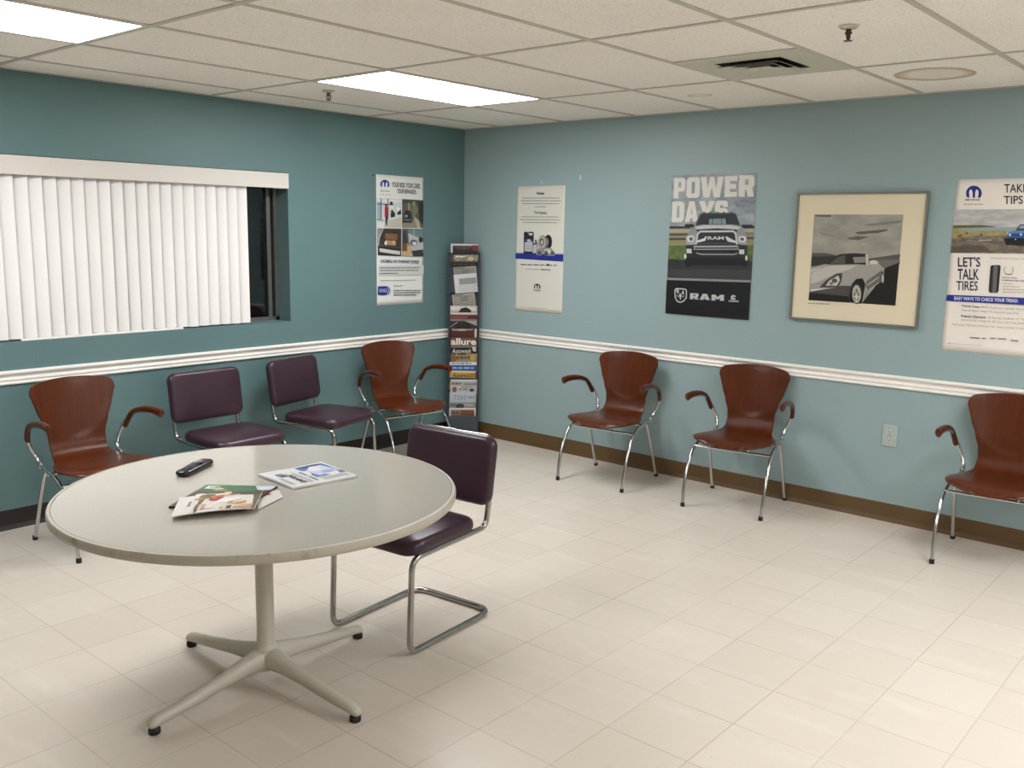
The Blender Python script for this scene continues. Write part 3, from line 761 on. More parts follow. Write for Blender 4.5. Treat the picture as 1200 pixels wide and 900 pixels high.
p.poly([(60, 428), (526, 428), (522, 470), (58, 470)], '#8d8a5e').poly([(58, 450), (524, 450), (518, 560), (56, 555)], cloud('grass_print', '#3c5a2e', '#6c7a3c', 22))
p.poly([(56, 520), (160, 530), (500, 530), (520, 540), (514, 640), (52, 622)], '#2f2f30').poly([(54, 575), (514, 585), (512, 640), (52, 622)], '#3d3d3e'); p.end()
p.begin('heading', .35); LT_ = '#d7d5cc'
for ch, x0, x1, yt, yb in (('P', 96, 158, 85, 196), ('O', 165, 237, 82, 194), ('W', 240, 364, 80, 192), ('E', 372, 440, 76, 190), ('R', 449, 533, 72, 189),
                           ('D', 86, 152, 213, 325), ('A', 156, 228, 212, 323), ('Y', 230, 318, 211, 322), ('S', 318, 388, 209, 320)):
    block(p, ch, (x0, yt), (x1, yt-1.5), (x0-5, yb), LT_, SKY)
p.end()
p.begin('printed_truck', .35); GR = '#7f8182'; SV = '#b5b7b6'; BK = '#17181a'
p.poly([(150, 540), (160, 500), (480, 500), (490, 545), (484, 570), (455, 560), (200, 556), (160, 570)], BK)
p.poly([(208, 346), (216, 318), (234, 282), (246, 274), (420, 274), (432, 282), (452, 346)], '#4c5054').poly([(218, 338), (238, 288), (250, 280), (416, 280), (428, 288), (446, 338)], '#1d2226').poly([(285, 308), (372, 306), (376, 336), (282, 336)], '#7d8d8f').rect(300, 308, 304, 336, '#33393c').rect(350, 308, 354, 336, '#33393c')
for x in (258, 290, 330, 365, 403): p.ell(x, 273, 5, 4, '#22262a')
p.poly([(152, 336), (198, 334), (206, 348), (196, 352), (154, 348)], '#1b1e20').poly([(458, 340), (516, 340), (516, 354), (464, 356)], '#1b1e20')
p.poly([(165, 395), (180, 372), (206, 346), (250, 338), (410, 338), (456, 348), (474, 372), (488, 398), (488, 450), (163, 446)], '#8d9091')
p.poly([(206, 350), (255, 342), (405, 342), (452, 352), (440, 368), (214, 362)], '#c0c2c1').poly([(212, 364), (330, 358), (440, 366), (436, 376), (220, 376)], '#2c2f32')
p.poly([(158, 400), (210, 392), (206, 446), (160, 442)], '#a2a5a5').ell(184, 414, 20, 17, '#d5d7d6').ell(186, 415, 11, 10, '#565a5c').poly([(438, 396), (486, 402), (486, 444), (440, 440)], '#a2a5a5').ell(464, 418, 20, 16, '#d5d7d6').ell(463, 418, 11, 9, '#565a5c')
p.poly([(206, 462), (218, 388), (234, 370), (418, 370), (432, 388), (440, 462)], '#c6c8c7').poly([(216, 452), (226, 392), (238, 380), (414, 380), (424, 392), (430, 452)], '#26292c')
p.poly([(218, 424), (256, 412), (266, 400), (272, 404), (262, 426), (216, 436)], '#d4d6d5').poly([(428, 428), (392, 416), (378, 402), (372, 406), (384, 430), (430, 438)], '#d4d6d5').line([(216, 440), (430, 440)], 3, '#55595b')
p.text('RAM', (276, 402), (364, 402), 18, '#c9cbca', .03)
p.poly([(158, 450), (206, 446), (440, 446), (488, 452), (484, 520), (158, 516)], '#232527').poly([(200, 452), (440, 452), (444, 474), (202, 474)], '#a9abab').poly([(206, 460), (438, 460), (440, 470), (206, 470)], '#4b4e50')
p.poly([(162, 468), (188, 468), (190, 492), (162, 492)], '#c9cbc9').poly([(446, 474), (474, 474), (474, 500), (446, 498)], '#c9cbc9')
p.line([(214, 490), (240, 498), (420, 500), (436, 494)], 7, '#8f9192').poly([(208, 476), (250, 476), (246, 488), (214, 488)], '#0f1011').poly([(390, 480), (432, 480), (428, 490), (394, 490)], '#0f1011')
p.ell(155, 508, 6, 14, '#d9d9d2').ell(485, 520, 6, 14, '#d9d9d2'); p.end()
p.begin('black_band', .35); p.poly([(54, 632), (512, 650), (494, 856), (44, 812)], '#121215').poly([(54, 624), (514, 640), (513, 652), (54, 634)], '#8f908e'); p.end()
p.begin('emblem', .35); sv = '#c4c5c5'
s2 = lambda x, y: (785+x/12.63, 320+y/12.63); c2 = lambda P: [((a-770)*4.615, (b-190)*4.615) for a, b in (s2(*t) for t in P)]
p.poly(c2([(74, 240), (95, 215), (160, 215), (235, 225), (257, 245), (255, 360), (215, 410), (158, 434), (105, 410), (76, 350)]), sv)
p.poly(c2([(88, 245), (160, 232), (242, 245), (240, 352), (205, 396), (158, 418), (112, 394), (90, 345)]), '#141417')
p.poly(c2([(100, 250), (125, 240), (140, 262), (130, 295), (112, 285)]), sv).poly(c2([(188, 262), (206, 248), (214, 300), (180, 306)]), sv)
p.poly(c2([(140, 310), (160, 290), (178, 312), (172, 350), (160, 398), (148, 350)]), sv).poly(c2([(98, 310), (140, 330), (140, 348), (112, 345)]), '#8b8c8d').poly(c2([(222, 316), (180, 332), (180, 350), (212, 348)]), '#8b8c8d')
p.end(); p.begin('partner_logo', .35)
p.poly(c2([(870, 400), (1022, 405), (1022, 428), (870, 424)]), '#a5a6a6').poly(c2([(905, 385), (905, 345), (935, 320), (975, 335), (975, 352), (945, 350), (935, 365), (972, 368), (972, 395), (905, 392)]), '#bdbebe'); p.end()
p.begin('brand_name', .35); tl = c2([(300, 290), (805, 318)]); 
for ch, x0, x1, y0 in (('R', 305, 430, 290), ('A', 445, 598, 300), ('M', 622, 806, 314)):
    k = c2([(x0, y0), (x1, y0+6), (x0-4, y0+88)]); block(p, ch, *k, '#b9babb', '#121215')
p.end()

# --- tire poster (crop 1090,195 x 3.913); runs past the frame on the right
q = crop([(1122, 210.5), (1277.5, 207.3), (1252.1, 423.6), (1104, 410)], 1090, 195, 3.913)
PW, PH = .610, .912
o, pl = sheet('poster', PW, PH, wall_right(-3.635, 1.026), "white LET'S TALK TIRES poster cut by the right edge, with a blue off-roader", 'poster', 'posters on the walls', '#e9e2d8')
PAPER = '#e9e2d8'; p = Print(o, PW, PH, q, pl)
a1 = lambda x, y: ((1100+x/9-1090)*3.913, (200+y/9-195)*3.913); a2 = lambda x, y: ((1100+x/7.83-1090)*3.913, (300+y/7.83-195)*3.913)
p.begin('emblem'); cx, cy = a1(370, 240); omega_m(p, cx, cy, 36, PAPER); p.end()
p.begin('brand_name').text('MOPAR', a1(283, 300), a1(442, 300), 8, INK, .02).end(); p.begin('slogan').text('at your service', a1(264, 345), a1(465, 347), 10, INK, 0, .2).end()
p.begin('heading').text('TAKE THESE', a1(690, 142), a1(1240, 136), 40, INK, .012).text('TIPS FOR', a1(685, 268), a1(1135, 262), 38, INK, .012).end()
p.begin('heading').text("LET'S", a2(178, 12), a2(384, 12), 46, '#1d2142', .018).text('TALK', a2(176, 120), a2(372, 122), 50, '#1d2142', .018).text('TIRES', a2(166, 232), a2(362, 236), 43, '#1d2142', .012).end()
p.begin('printed_photo')
p.poly([a1(165, 412), a1(1500, 405), a1(1500, 880), a1(128, 870)], cloud('grey_sky_print', '#a5a6a4', '#c4c4c0', 10, (1, 3, 1)))
p.poly([a1(150, 600), a1(1500, 600), a1(1500, 660), a1(145, 660)], '#8f9da3').poly([a1(152, 578), a1(450, 576), a1(600, 592), a1(590, 598), a1(400, 604), a1(150, 612)], '#5f5d34')
p.poly([a1(148, 610), a1(220, 610), a1(300, 640), a1(720, 635), a1(720, 700), a1(1500, 690), a1(1500, 720), a1(140, 760)], cloud('dune_grass_print', '#8f8350', '#a89a64', 30))
p.poly([a1(142, 720), a1(400, 690), a1(1500, 690), a1(1500, 885), a1(128, 872)], cloud('wet_gravel_print', '#5c554c', '#877d70', 26, (1, 2, 1)))
for x, y, r in ((230, 690, 14), (300, 662, 12), (450, 678, 12), (210, 700, 10)): p.ell(*a1(x, y), r*.45, r*.3, '#2e281c')
p.poly([a1(132, 800), a1(480, 790), a1(560, 860), a1(128, 870)], '#5a4e44').poly([a1(430, 735), a1(560, 730), a1(560, 740), a1(430, 745)], '#b5aea0')
p.poly([a1(820, 620), a1(860, 570), a1(1130, 568), a1(1190, 620), a1(1190, 640), a1(820, 635)], '#2b3440').poly([a1(840, 612), a1(868, 580), a1(980, 578), a1(980, 615)], '#8fa0ad').poly([a1(1000, 578), a1(1110, 578), a1(1150, 615), a1(1000, 615)], '#6d7d8a')
p.poly([a1(720, 690), a1(745, 650), a1(830, 632), a1(1220, 630), a1(1235, 720), a1(725, 720)], '#2f5791').poly([a1(745, 652), a1(830, 636), a1(960, 634), a1(950, 656), a1(740, 668)], '#5d83b5')
p.ell(*a1(752, 680), 5, 6, '#c9d3dc').ell(*a1(868, 676), 5, 6, '#c9d3dc')
for k in range(5): p.poly([a1(775+k*16, 668), a1(783+k*16, 668), a1(783+k*16, 690), a1(775+k*16, 690)], '#1b2c4a')
p.poly([a1(684, 712), a1(930, 716), a1(1240, 716), a1(1240, 760), a1(1100, 770), a1(930, 800), a1(710, 785)], '#15171b').ell(*a1(730, 762), 12, 13, '#0f1012').ell(*a1(930, 775), 14, 15, '#0f1012').ell(*a1(1180, 750), 14, 15, '#0f1012').ell(*a1(812, 728), 3, 3, '#d9d9d9')
p.end()
p.begin('printed_tire'); t0 = [a2(490, 88), a2(560, 86), a2(571, 100), a2(552, 325), a2(538, 342), a2(474, 340), a2(461, 326), a2(478, 100)]
p.poly(t0, '#2e2d2e').poly([a2(505, 92), a2(545, 92), a2(530, 338), a2(492, 338)], '#6b6967').line([a2(510, 95), a2(495, 336)], 1.6, '#2c2b2c').line([a2(527, 95), a2(512, 338)], 1.6, '#2c2b2c').line([a2(545, 95), a2(530, 336)], 1.6, '#2c2b2c')
p.line([a2(615, 102), a2(600, 130), a2(612, 165), a2(642, 176), a2(672, 165), a2(688, 130), a2(676, 104)], 2.2, '#3c3a3c').line([a2(612, 170), a2(674, 172)], 3, '#55524f').end()
p.begin('subheading').text('Check out these money', a2(482, 12), a2(860, 22), 11, '#9a948c').end()
p.begin('caption').text('CENTER WEAR:', a2(582, 194), a2(722, 200), 6, '#3a3c66', .02).text('OVERINFLATED TIRES', a2(580, 218), a2(800, 226), 7, '#3a3c66', .02)
for k, y in enumerate((252, 278, 305, 330)): x, yy = a2(592, y); p.bars(x, x+(45, 75, 105, 110)[k], yy, 3.5, '#a8a29a', 2, k)
p.end()
P1, P2 = a2(220, 450), a2(382, 462)
p.begin('paragraph').text('Penny Test:', P1, P2, 11, '#33345a', .02).text('Stick a penny upside down in', a2(395, 458), a2(830, 484), 13, '#a39c95').text("top of Abe's head, it's time for new tires", a2(220, 486), a2(740, 518), 13, '#a39c95').end()
p.begin('paragraph').text('Inspect Damage:', a2(212, 540), a2(440, 556), 13, '#33345a', .02).text('A bump, bubble or bulge', a2(460, 556), a2(835, 574), 13, '#a39c95').text('structural integrity of your tire has been', a2(212, 575), a2(800, 610), 13, '#a39c95').end()
p.begin('paragraph').text('Ask your Service Advisor for more details if you have', a2(130, 618), a2(860, 662), 12, '#a39c95').end()
p.begin('logo_row'); x, y = a2(292, 746); p.bars(x, x+72, y, 4, '#55545a', 4, 3, 30); x, y = a2(478, 752); p.bars(x, x+74, y, 4, '#55545a', 4, 4, 30); p.text('Jeep', a2(664, 768), a2(735, 772), 8, INK, .03).end()
p.begin('small_print').line([a2(95, 800), a2(118, 802)], 2.2, '#55545a').line([a2(120, 803), a2(405, 822)], .9, '#8f8a84'); p.end()
p.begin('blue_stripe'); p.poly([a2(82, 358), a2(1180, 402), a2(1180, 472), a2(73, 414)], BLUE).text('EASY WAYS TO CHECK YOUR TREAD:', a2(150, 374), a2(732, 398), 16, '#dfe0ea', .02); p.end()

# --- framed car photograph (crop 910,210 x 4.737)
FWD = .748
FM = wall_right(-2.755, 1.131, .0)
F = empty('picture_frame', (0, 0, 0), 0, 'grey-framed black and white photograph of a convertible in a wide cream mat', 'picture', None, FM)
bm = bmesh.new(); a, b, d = 0, .0125, .026
for x0, x1, y0, y1 in ((0, FWD, 0, b), (0, FWD, FWD-b, FWD), (0, b, b, FWD-b), (FWD-b, FWD, b, FWD-b)): box(bm, x0, x1, y0, y1, .001, d)
bevel(finish('frame', bm, mat('#7d7c78', .35, .4, name='grey_frame_metal'), F, False), .002)
bm = bmesh.new(); box(bm, b-.001, FWD-b+.001, b-.001, FWD-b+.001, .012, .0165); finish('mat_board', bm, mat('#ded3b6', .7, name='cream_mat_board'), F, False)
q = crop([(934, 226), (1088, 224), (1075, 385), (923, 374)], 910, 210, 4.737)
p = Print(F, FWD, FWD, q, lambda u, v, d_: Vector((u, v, .0166+d_)))
p.begin('printed_photo', .3)
p.poly([(205, 195), (700, 195), (658, 700), (170, 672)], cloud('overcast_sky_print', '#8f8c84', '#a8a499', 6, (1, 2, 1), rough=.3))
p.poly([(430, 292), (610, 275), (615, 283), (560, 296), (450, 304)], '#5a5853').poly([(385, 325), (440, 314), (515, 318), (450, 336), (400, 332)], '#605e59').poly([(208, 197), (300, 197), (295, 210), (215, 206)], '#5d5b56').poly([(480, 250), (690, 225), (690, 240), (520, 258)], '#7e7b74').poly([(230, 290), (330, 310), (300, 318), (240, 305)], '#8a877f')
p.poly([(192, 408), (270, 408), (320, 418), (500, 440), (520, 436), (684, 412), (676, 470), (186, 484)], '#55534f').poly([(190, 430), (330, 424), (280, 470), (187, 482)], '#34332f').poly([(520, 445), (683, 442), (680, 470), (560, 500)], '#6d6a64')
p.poly([(600, 490), (679, 458), (658, 700), (470, 688), (540, 600)], '#1e1d1c')
p.poly([(186, 490), (262, 470), (300, 474), (440, 470), (500, 474), (525, 462), (562, 462), (590, 490), (596, 520), (590, 560), (500, 612), (470, 690), (170, 672)], '#a19e97')
p.poly([(268, 468), (300, 438), (345, 416), (420, 408), (496, 412), (506, 470), (440, 468)], '#26241f').poly([(290, 466), (340, 428), (378, 420), (376, 466)], '#55524c').poly([(420, 430), (490, 428), (492, 460), (428, 462)], '#8a877f').line([(272, 466), (345, 416), (420, 410), (500, 414)], 4, '#3a3833')
p.poly([(490, 414), (504, 414), (510, 474), (494, 474)], '#c4c1b8').poly([(512, 452), (540, 446), (562, 456), (556, 468), (516, 470)], '#d0cdc4')
p.poly([(187, 500), (300, 478), (440, 476), (400, 500), (330, 520), (200, 580), (184, 578)], '#bdbab1').line([(188, 520), (260, 486)], 3, '#8f8c84').line([(186, 580), (260, 578)], 2, '#7a776f')
p.poly([(500, 560), (585, 500), (592, 540), (588, 560), (505, 612), (490, 590)], '#6a6761').line([(500, 588), (566, 540)], 4, '#c9c6bd').line([(510, 612), (566, 572)], 4, '#b5b2a9')
p.poly([(178, 618), (270, 600), (345, 590), (410, 590), (404, 680), (172, 670)], '#4d4b47').poly([(176, 630), (400, 650), (402, 684), (170, 671)], '#1f1e1c').poly([(185, 612), (330, 598), (250, 612), (180, 624)], '#d3d0c7')
p.poly([(232, 600), (270, 560), (330, 522), (362, 520), (356, 566), (338, 596)], '#42403c').poly([(268, 590), (290, 560), (340, 532), (348, 560), (330, 590)], '#c4c1b9').ell(318, 562, 16, 12, '#57544e').ell(300, 578, 12, 9, '#7f7c74')
p.poly([(404, 682), (402, 630), (415, 580), (440, 552), (475, 548), (490, 580), (480, 640), (470, 690)], '#171614').ell(443, 634, 30, 58, '#3a3834').ell(442, 636, 24, 50, '#b9b6ad').ell(441, 640, 15, 34, '#6a6761').ell(441, 652, 8, 13, '#d0cdc4')
for k in range(5):
    aa = math.radians(72*k+20); p.line([(441, 645), (441+22*math.cos(aa), 640+46*math.sin(aa))], 4, '#d0cdc4')
p.ell(588, 545, 9, 34, '#1e1d1b').ell(588, 548, 6, 26, '#c0bdb4').end()
p.begin('caption', .6); p.bars(170, 292, 687, 4, '#8f866e', 4, 2, 18).end()

# ------------------------------------------------------------------ outlet, tape scraps
OM = wall_right(-3.358, .442)
O = empty('electrical_outlet', (0, 0, 0), 0, 'electrical outlet low on the right wall between two wooden armchairs', 'outlet', None, OM)
M_PLATE = mat('#a9b3ae', .4, name='pale_plate_plastic')
bm = bmesh.new(); pillow(bm, .084, .126, .006, .004, .003, 0, Matrix.Translation((.043, .063, .0035))); finish('cover_plate', bm, M_PLATE, O)
for y in (.0425, .0835):
    bm = bmesh.new(); pillow(bm, .033, .028, .004, .012, .001, 0, Matrix.Translation((.043, y, .0072)))
    rc_ = finish('receptacle', bm, mat('#b7bfb8', .35), O)
    bm = bmesh.new()
    for dx in (-.007, .006): box(bm, .043+dx-.0012, .043+dx+.0012, y-.001, y+.008, .0091, .0096)
    lathe(bm, [(.0028, .0091), (.0028, .0096)], 10, (.043, y-.008, 0)); finish('slot', bm, mat('#1c1c1c', .8), rc_, False)
bm = bmesh.new(); lathe(bm, [(.0034, .0064), (.0034, .0074), (.002, .0080)], 12, (.043, .063, 0)); finish('screw', bm, M_CHROMED, O)
def scrap(M4, pts, label):
    bm = bmesh.new(); A = [bm.verts.new((x, y, .0012+.004*abs(y-.01))) for x, y in pts]; B = [bm.verts.new((x, y, .0003)) for x, y in pts]; n = len(pts)
    bm.faces.new(A); bm.faces.new(B[::-1])
    for k in range(n): bm.faces.new((A[k], B[k], B[(k+1) % n], A[(k+1) % n]))
    o = finish('tape_scrap', bm, mat('#d5d8d4', .6), None, False); o.matrix_world = M4; tag(o, label, 'tape')
scrap(wall_right(-1.121, 1.985), [(.004, .0), (.016, .006), (.018, .024), (.012, .040), (.006, .030), (.009, .015)], 'small torn white tape scrap on the right wall between two posters')
scrap(wall_right(-.776, 1.970), [(.0, .0), (.008, .002), (.010, .018), (.002, .020)], 'tiny white tape scrap just above the brake parts poster')
o = bmesh.new(); lathe(o, [(.005, 0), (.006, .003), (.004, .006)], 10); o = finish('nail', o, mat('#1d1c1b', .6), None); o.matrix_world = wall_left(-.935, 1.996); tag(o, 'dark nail head beside the top left corner of the rewards poster', 'nail')
# ------------------------------------------------------------------ magazine rack in the corner
rt = 1/math.sqrt(2)
RM = Matrix(((rt, -rt, 0, -.160*rt), (-rt, -rt, 0, -.160*rt), (0, 0, 1, 0), (0, 0, 0, 1)))   # x right, y towards the room
RM = Matrix(((rt, -rt, 0, 0), (-rt, -rt, 0, 0), (0, 0, 1, 0), (0, 0, 0, 1)))
# handedness: x right (viewer), y out, z up is left-handed, so mirror x for the empty and keep viewer-right = -x
RK = empty('magazine_rack', (0, 0, 0), math.radians(135), 'tall narrow grey rack of magazines standing in the room corner', 'magazine rack')
M_RACK = mat('#3b444b', .5, name='slate_grey_metal')
HW = .117
def rb(name, dims, m=M_RACK, bv=.002):
    bm = bmesh.new()
    for d in dims: box(bm, *d)
    return bevel(finish(name, bm, m, RK, False), bv)
N0, N1 = .122, .232
rb('back_panel', [(-HW, HW, N0, N0+.004, .0, 1.45)])
for s in (-1, 1): rb('side_panel', [(s*HW-.0035, s*HW+.0035, N0, N1, 0, 1.455)])
rb('base', [(-HW+.004, HW-.004, N1-.012, N1-.004, .0, .168), (-HW+.004, HW-.004, N0+.005, N1-.013, .0, .008)])
#      top px, tilt, left px inset, colours and title of each magazine, top of the rack first
MAGS = [
 (286.0, 0, 'magazine', 'dark', 'magazine with a white edge and dark red corner, topmost in the corner rack'),
 (298.5, 1, 'magazine', 'photo', 'magazine with a pale yellowish cover photo, second from the top of the rack'),
 (305.5, 0, 'magazine', 'black', 'nearly black magazine below the pale yellowish one in the rack'),
 (312.0, 5, 'newspaper', 'news', 'grey folded newspaper tilted above the white typed sheet in the rack'),
 (320.0, 6, 'document', 'typed', 'white typed sheet sticking out of the upper rack'),
 (343.0, 7, 'newspaper', 'news2', 'grey newspaper leaning left below the white typed sheet'),
 (357.0, 0, 'magazine', 'mens', "magazine headed MEN'S JOURNAL with a dark round photo"),
 (364.5, 0, 'magazine', 'pink', 'magazine with pale top edge and dull red band in the rack middle'),
 (374.5, 1, 'magazine', 'darkphoto', 'dark cover magazine with a grey top corner above the maroon one'),
 (383.5, 0, 'magazine', 'maroon', 'maroon magazine with a white right edge above the allure magazine'),
 (394.0, 0, 'magazine', 'allure', 'magazine titled allure in pale letters'),
 (404.0, 1, 'magazine', 'auto', 'black magazine titled Autoweek in white'),
 (413.0, 1, 'magazine', 'tan', 'tan and gold magazine below the Autoweek one'),
 (422.5, 0, 'magazine', 'blue', 'magazine with white top and blue band in the lower rack'),
 (433.0, -1, 'magazine', 'yellow', 'yellow and navy magazine titled Automobile'),
 (443.5, 0, 'magazine', 'grey', 'plain grey magazine under the Automobile one'),
 (451.0, 0, 'magazine', 'white', 'white magazine with a small face on the left above the TERP one'),
 (459.0, -1, 'magazine', 'terp', 'pale blue magazine titled TERP'),
 (469.5, 0, 'magazine', 'greydark', 'grey magazine with a dark oval photo below the TERP one'),
 (477.5, 0, 'magazine', 'framed', 'white-bordered brown magazine in the lowest rack pocket'),
]
ROT = RK.matrix_basis.copy()
base_rot = Matrix.Rotation(math.radians(135), 4, 'Z')
TT = math.atan(.18)
for i, (py, tilt, nm, kind, lb) in enumerate(MAGS):
    zt = (511.8-py)/148.7; hgt = min(.272, zt-.012)
    ntop = .222 if nm != 'document' else .229; ny = ntop-.010
    th = .005 if nm == 'magazine' else (.005 if nm == 'newspaper' else .0012)
    wdt = .212 if nm != 'newspaper' else .175
    if kind in ('typed',): wdt = .178; hgt = .15
    if kind in ('photo', 'yellow'): wdt = .205
    if nm == 'newspaper': hgt = .15
    if tilt and nm == 'magazine': hgt = min(hgt, .20)
    dx = {'news2': -.006, 'news': .004, 'typed': .006, 'photo': .004, 'yellow': -.004, 'grey': .005, 'white': .004}.get(kind, random.uniform(-.004, .004))
    # magazine frame: local x = viewer right, y = up along the cover, z = out of the cover
    A = base_rot @ Matrix.Translation((-dx, ny, zt)) @ Matrix(((-1, 0, 0, 0), (0, 0, 1, 0), (0, 1, 0, 0), (0, 0, 0, 1))) @ Matrix.Rotation(TT, 4, 'X') @ Matrix.Rotation(math.radians(tilt), 4, 'Z')
    C = {'dark': '#2a2426', 'photo': '#8d8a72', 'black': '#1f1e1f', 'news': '#9a9890', 'typed': '#cfd0cf', 'news2': '#a3a198', 'mens': '#b9b6ad', 'pink': '#5c2b2b', 'darkphoto': '#2b2928',
         'maroon': '#4e1d1c', 'allure': '#6b4c3c', 'auto': '#141414', 'tan': '#a18a63', 'blue': '#24508a', 'yellow': '#c29a48', 'grey': '#a9aaa8', 'white': '#bdbcb6', 'terp': '#bcc3cc', 'greydark': '#8e908e', 'framed': '#d5d3cc'}[kind]
    bm = bmesh.new(); box(bm, -wdt/2, wdt/2, -hgt, 0, -th, 0); o = bevel(finish(nm, bm, mat(C, .35), None, False), .0008, 1); o.matrix_world = A
    tag(o, lb, nm, 'papers in the corner rack')
    vis = .085 if nm == 'magazine' else .13
    p = Print(o, wdt, hgt, [(0, 0), (wdt*1000, 0), (wdt*1000, hgt*1000), (0, hgt*1000)], lambda u, v, d, wdt=wdt, hgt=hgt: Vector((u-wdt/2, v-hgt, d)), .00005, .0002)
    p.begin('cover_print', .35); W = wdt*1000; R_ = p.rect
    if kind == 'dark': R_(0, 0, W, 12, '#d4d0cb'); R_(0, 0, 14, 70, '#c9c6c2'); R_(14, 12, W-50, 24, '#554e4e'); p.bars(40, 150, 26, 18, '#4a4344', 0, 3, 20); R_(W-45, 8, W, 50, '#7a2d2d')
    if kind == 'photo': R_(20, 0, W, 60, cloud('leafy_cover_print', '#5d5a44', '#b5b096', 60)); p.poly([(30, 5), (110, 8), (100, 18), (32, 20)], '#d4d2c4'); R_(0, 0, 18, 60, '#4a4a4c'); p.ell(150, 30, 22, 14, '#c9b98a')
    if kind == 'black': R_(10, 2, W-10, 6, '#6a6865'); p.bars(20, 180, 20, 12, '#3c3a3a', 0, 2, 30)
    if kind in ('news', 'news2'):
        for r in range(9): p.bars(12, W-12, 14+r*10, 5, '#6e6d68', 0, r, 14)
        R_(60, 20, 120, 60, '#7d7c76'); p.bars(12, 90, 4, 8, '#5a5955', 0, 3, 16)
    if kind == 'typed':
        R_(38, 34, 172, 84, '#9a9b9b')
        for r in range(5): p.bars(42, 168, 38+r*9, 4, '#7d7e80', 0, r, 12)
        for r in range(3): p.bars(30, (190, 160, 190)[r], 96+r*16, 4, '#8d8e90', 0, r+9, 12)
    if kind == 'mens': p.text("MEN'S JOURNAL", (6, 4), (W-6, 4), 42, '#eceae4', .03); p.ell(W*.55, 62, 52, 50, '#1a191a')
    if kind == 'pink': R_(0, 0, W, 18, '#cfc3c0'); R_(4, 26, W*.62, 54, '#7d4242'); R_(0, 56, W, 80, '#8d8380'); R_(W*.7, 30, W-6, 46, '#3a2222')
    if kind == 'darkphoto': p.poly([(W, 0), (W*.55, 0), (W, 40)], '#a5a39d'); p.ell(W*.5, 46, 60, 34, '#15130f'); p.line([(0, 50), (60, 8)], 8, '#8a8780')
    if kind == 'maroon': R_(W-22, -0, W-4, 70, '#d0ccc6'); p.poly([(6, 0), (W-30, 0), (W-40, 12), (20, 18)], '#8e8480'); p.ell(90, 10, 40, 8, '#b5aca6')
    if kind == 'allure': p.text('allure', (6, 4), (W-8, 4), 56, '#ece4d8', .03); R_(4, 62, W-4, 80, '#6b4c3c')
    if kind == 'auto': R_(4, 0, W-4, 9, '#8d8a84'); p.text('Autoweek', (12, 20), (160, 20), 36, '#e9e7e2', .0, .15); p.poly([(168, 8), (200, 4), (200, 46), (176, 40)], '#c9c7c2')
    if kind == 'tan': R_(0, 0, 40, 70, '#6f5c44'); p.bars(46, 168, 18, 26, '#6a5332', 0, 3, 18); p.ell(176, 32, 20, 26, '#b7a048'); p.ell(30, 38, 20, 22, '#8a5a34'); R_(60, 0, 120, 8, '#2c2a26')
    if kind == 'blue': R_(0, 0, W, 26, '#d8dcdf'); p.bars(16, 170, 8, 9, '#3a4048', 0, 3, 22); p.bars(20, 190, 42, 16, '#8fb2d8', 0, 5, 30)
    if kind == 'yellow': R_(0, 0, W, 14, '#d8cba8'); p.text('Automobile', (24, 22), (186, 18), 34, '#2b2416', .02); p.poly([(W, 12), (W*.6, 40), (W, 50)], '#a8762e'); R_(0, 58, W, 95, '#26305c')
    if kind == 'grey': R_(0, 0, W, 12, '#cfd0ce'); p.bars(14, 90, 26, 14, '#55565a', 0, 2, 22); R_(110, 30, W-10, 44, '#7a7c7a')
    if kind == 'white': p.ell(34, 30, 18, 24, '#8a5f4a'); p.bars(70, 140, 18, 18, '#7f8a80', 0, 4, 26); p.ell(170, 34, 20, 14, '#3f443f'); p.bars(90, 180, 4, 6, '#4a4a48', 0, 8)
    if kind == 'terp': p.text('TERP', (28, 24), (140, 24), 38, '#7d89a0', .0); p.bars(150, 196, 28, 20, '#8a96a8', 0, 3, 20)
    if kind == 'greydark': p.ell(84, 40, 34, 22, '#3b3d3c'); p.bars(10, 50, 20, 22, '#5f615f', 0, 3); p.bars(120, 190, 24, 12, '#bfc1bd', 0, 4); R_(0, 0, W, 7, '#c4c6c4')
    if kind == 'framed': R_(14, 14, W-14, 200, '#8d7263'); R_(90, 14, W-14, 60, '#7c4a3e'); p.bars(20, 80, 30, 18, '#55483f', 0, 3, 26); R_(20, 66, W-20, 74, '#5a4a42')
    p.end()
    if i % 1 == 0:
        bm = bmesh.new(); yb = ny - .272*math.tan(TT)
        hh = min(.2, hgt-.004)
        # pocket behind the sheet: sloped divider with a small ledge under the sheet
        z0 = zt-hgt; k0 = ny-(hgt+.004)*math.tan(TT)
        oy = (th+.0016)/math.cos(TT)
        q = [bm.verts.new(v) for v in ((-HW+.004, k0-oy, z0-.002), (HW-.004, k0-oy, z0-.002), (HW-.004, k0-oy+hh*math.sin(TT), z0-.002+hh*math.cos(TT)), (-HW+.004, k0-oy+hh*math.sin(TT), z0-.002+hh*math.cos(TT)))]
        bm.faces.new(q)
        g = finish('pocket', bm, M_RACK, RK, False); s = g.modifiers.new('thickness', 'SOLIDIFY'); s.thickness = .0012; s.offset = 0

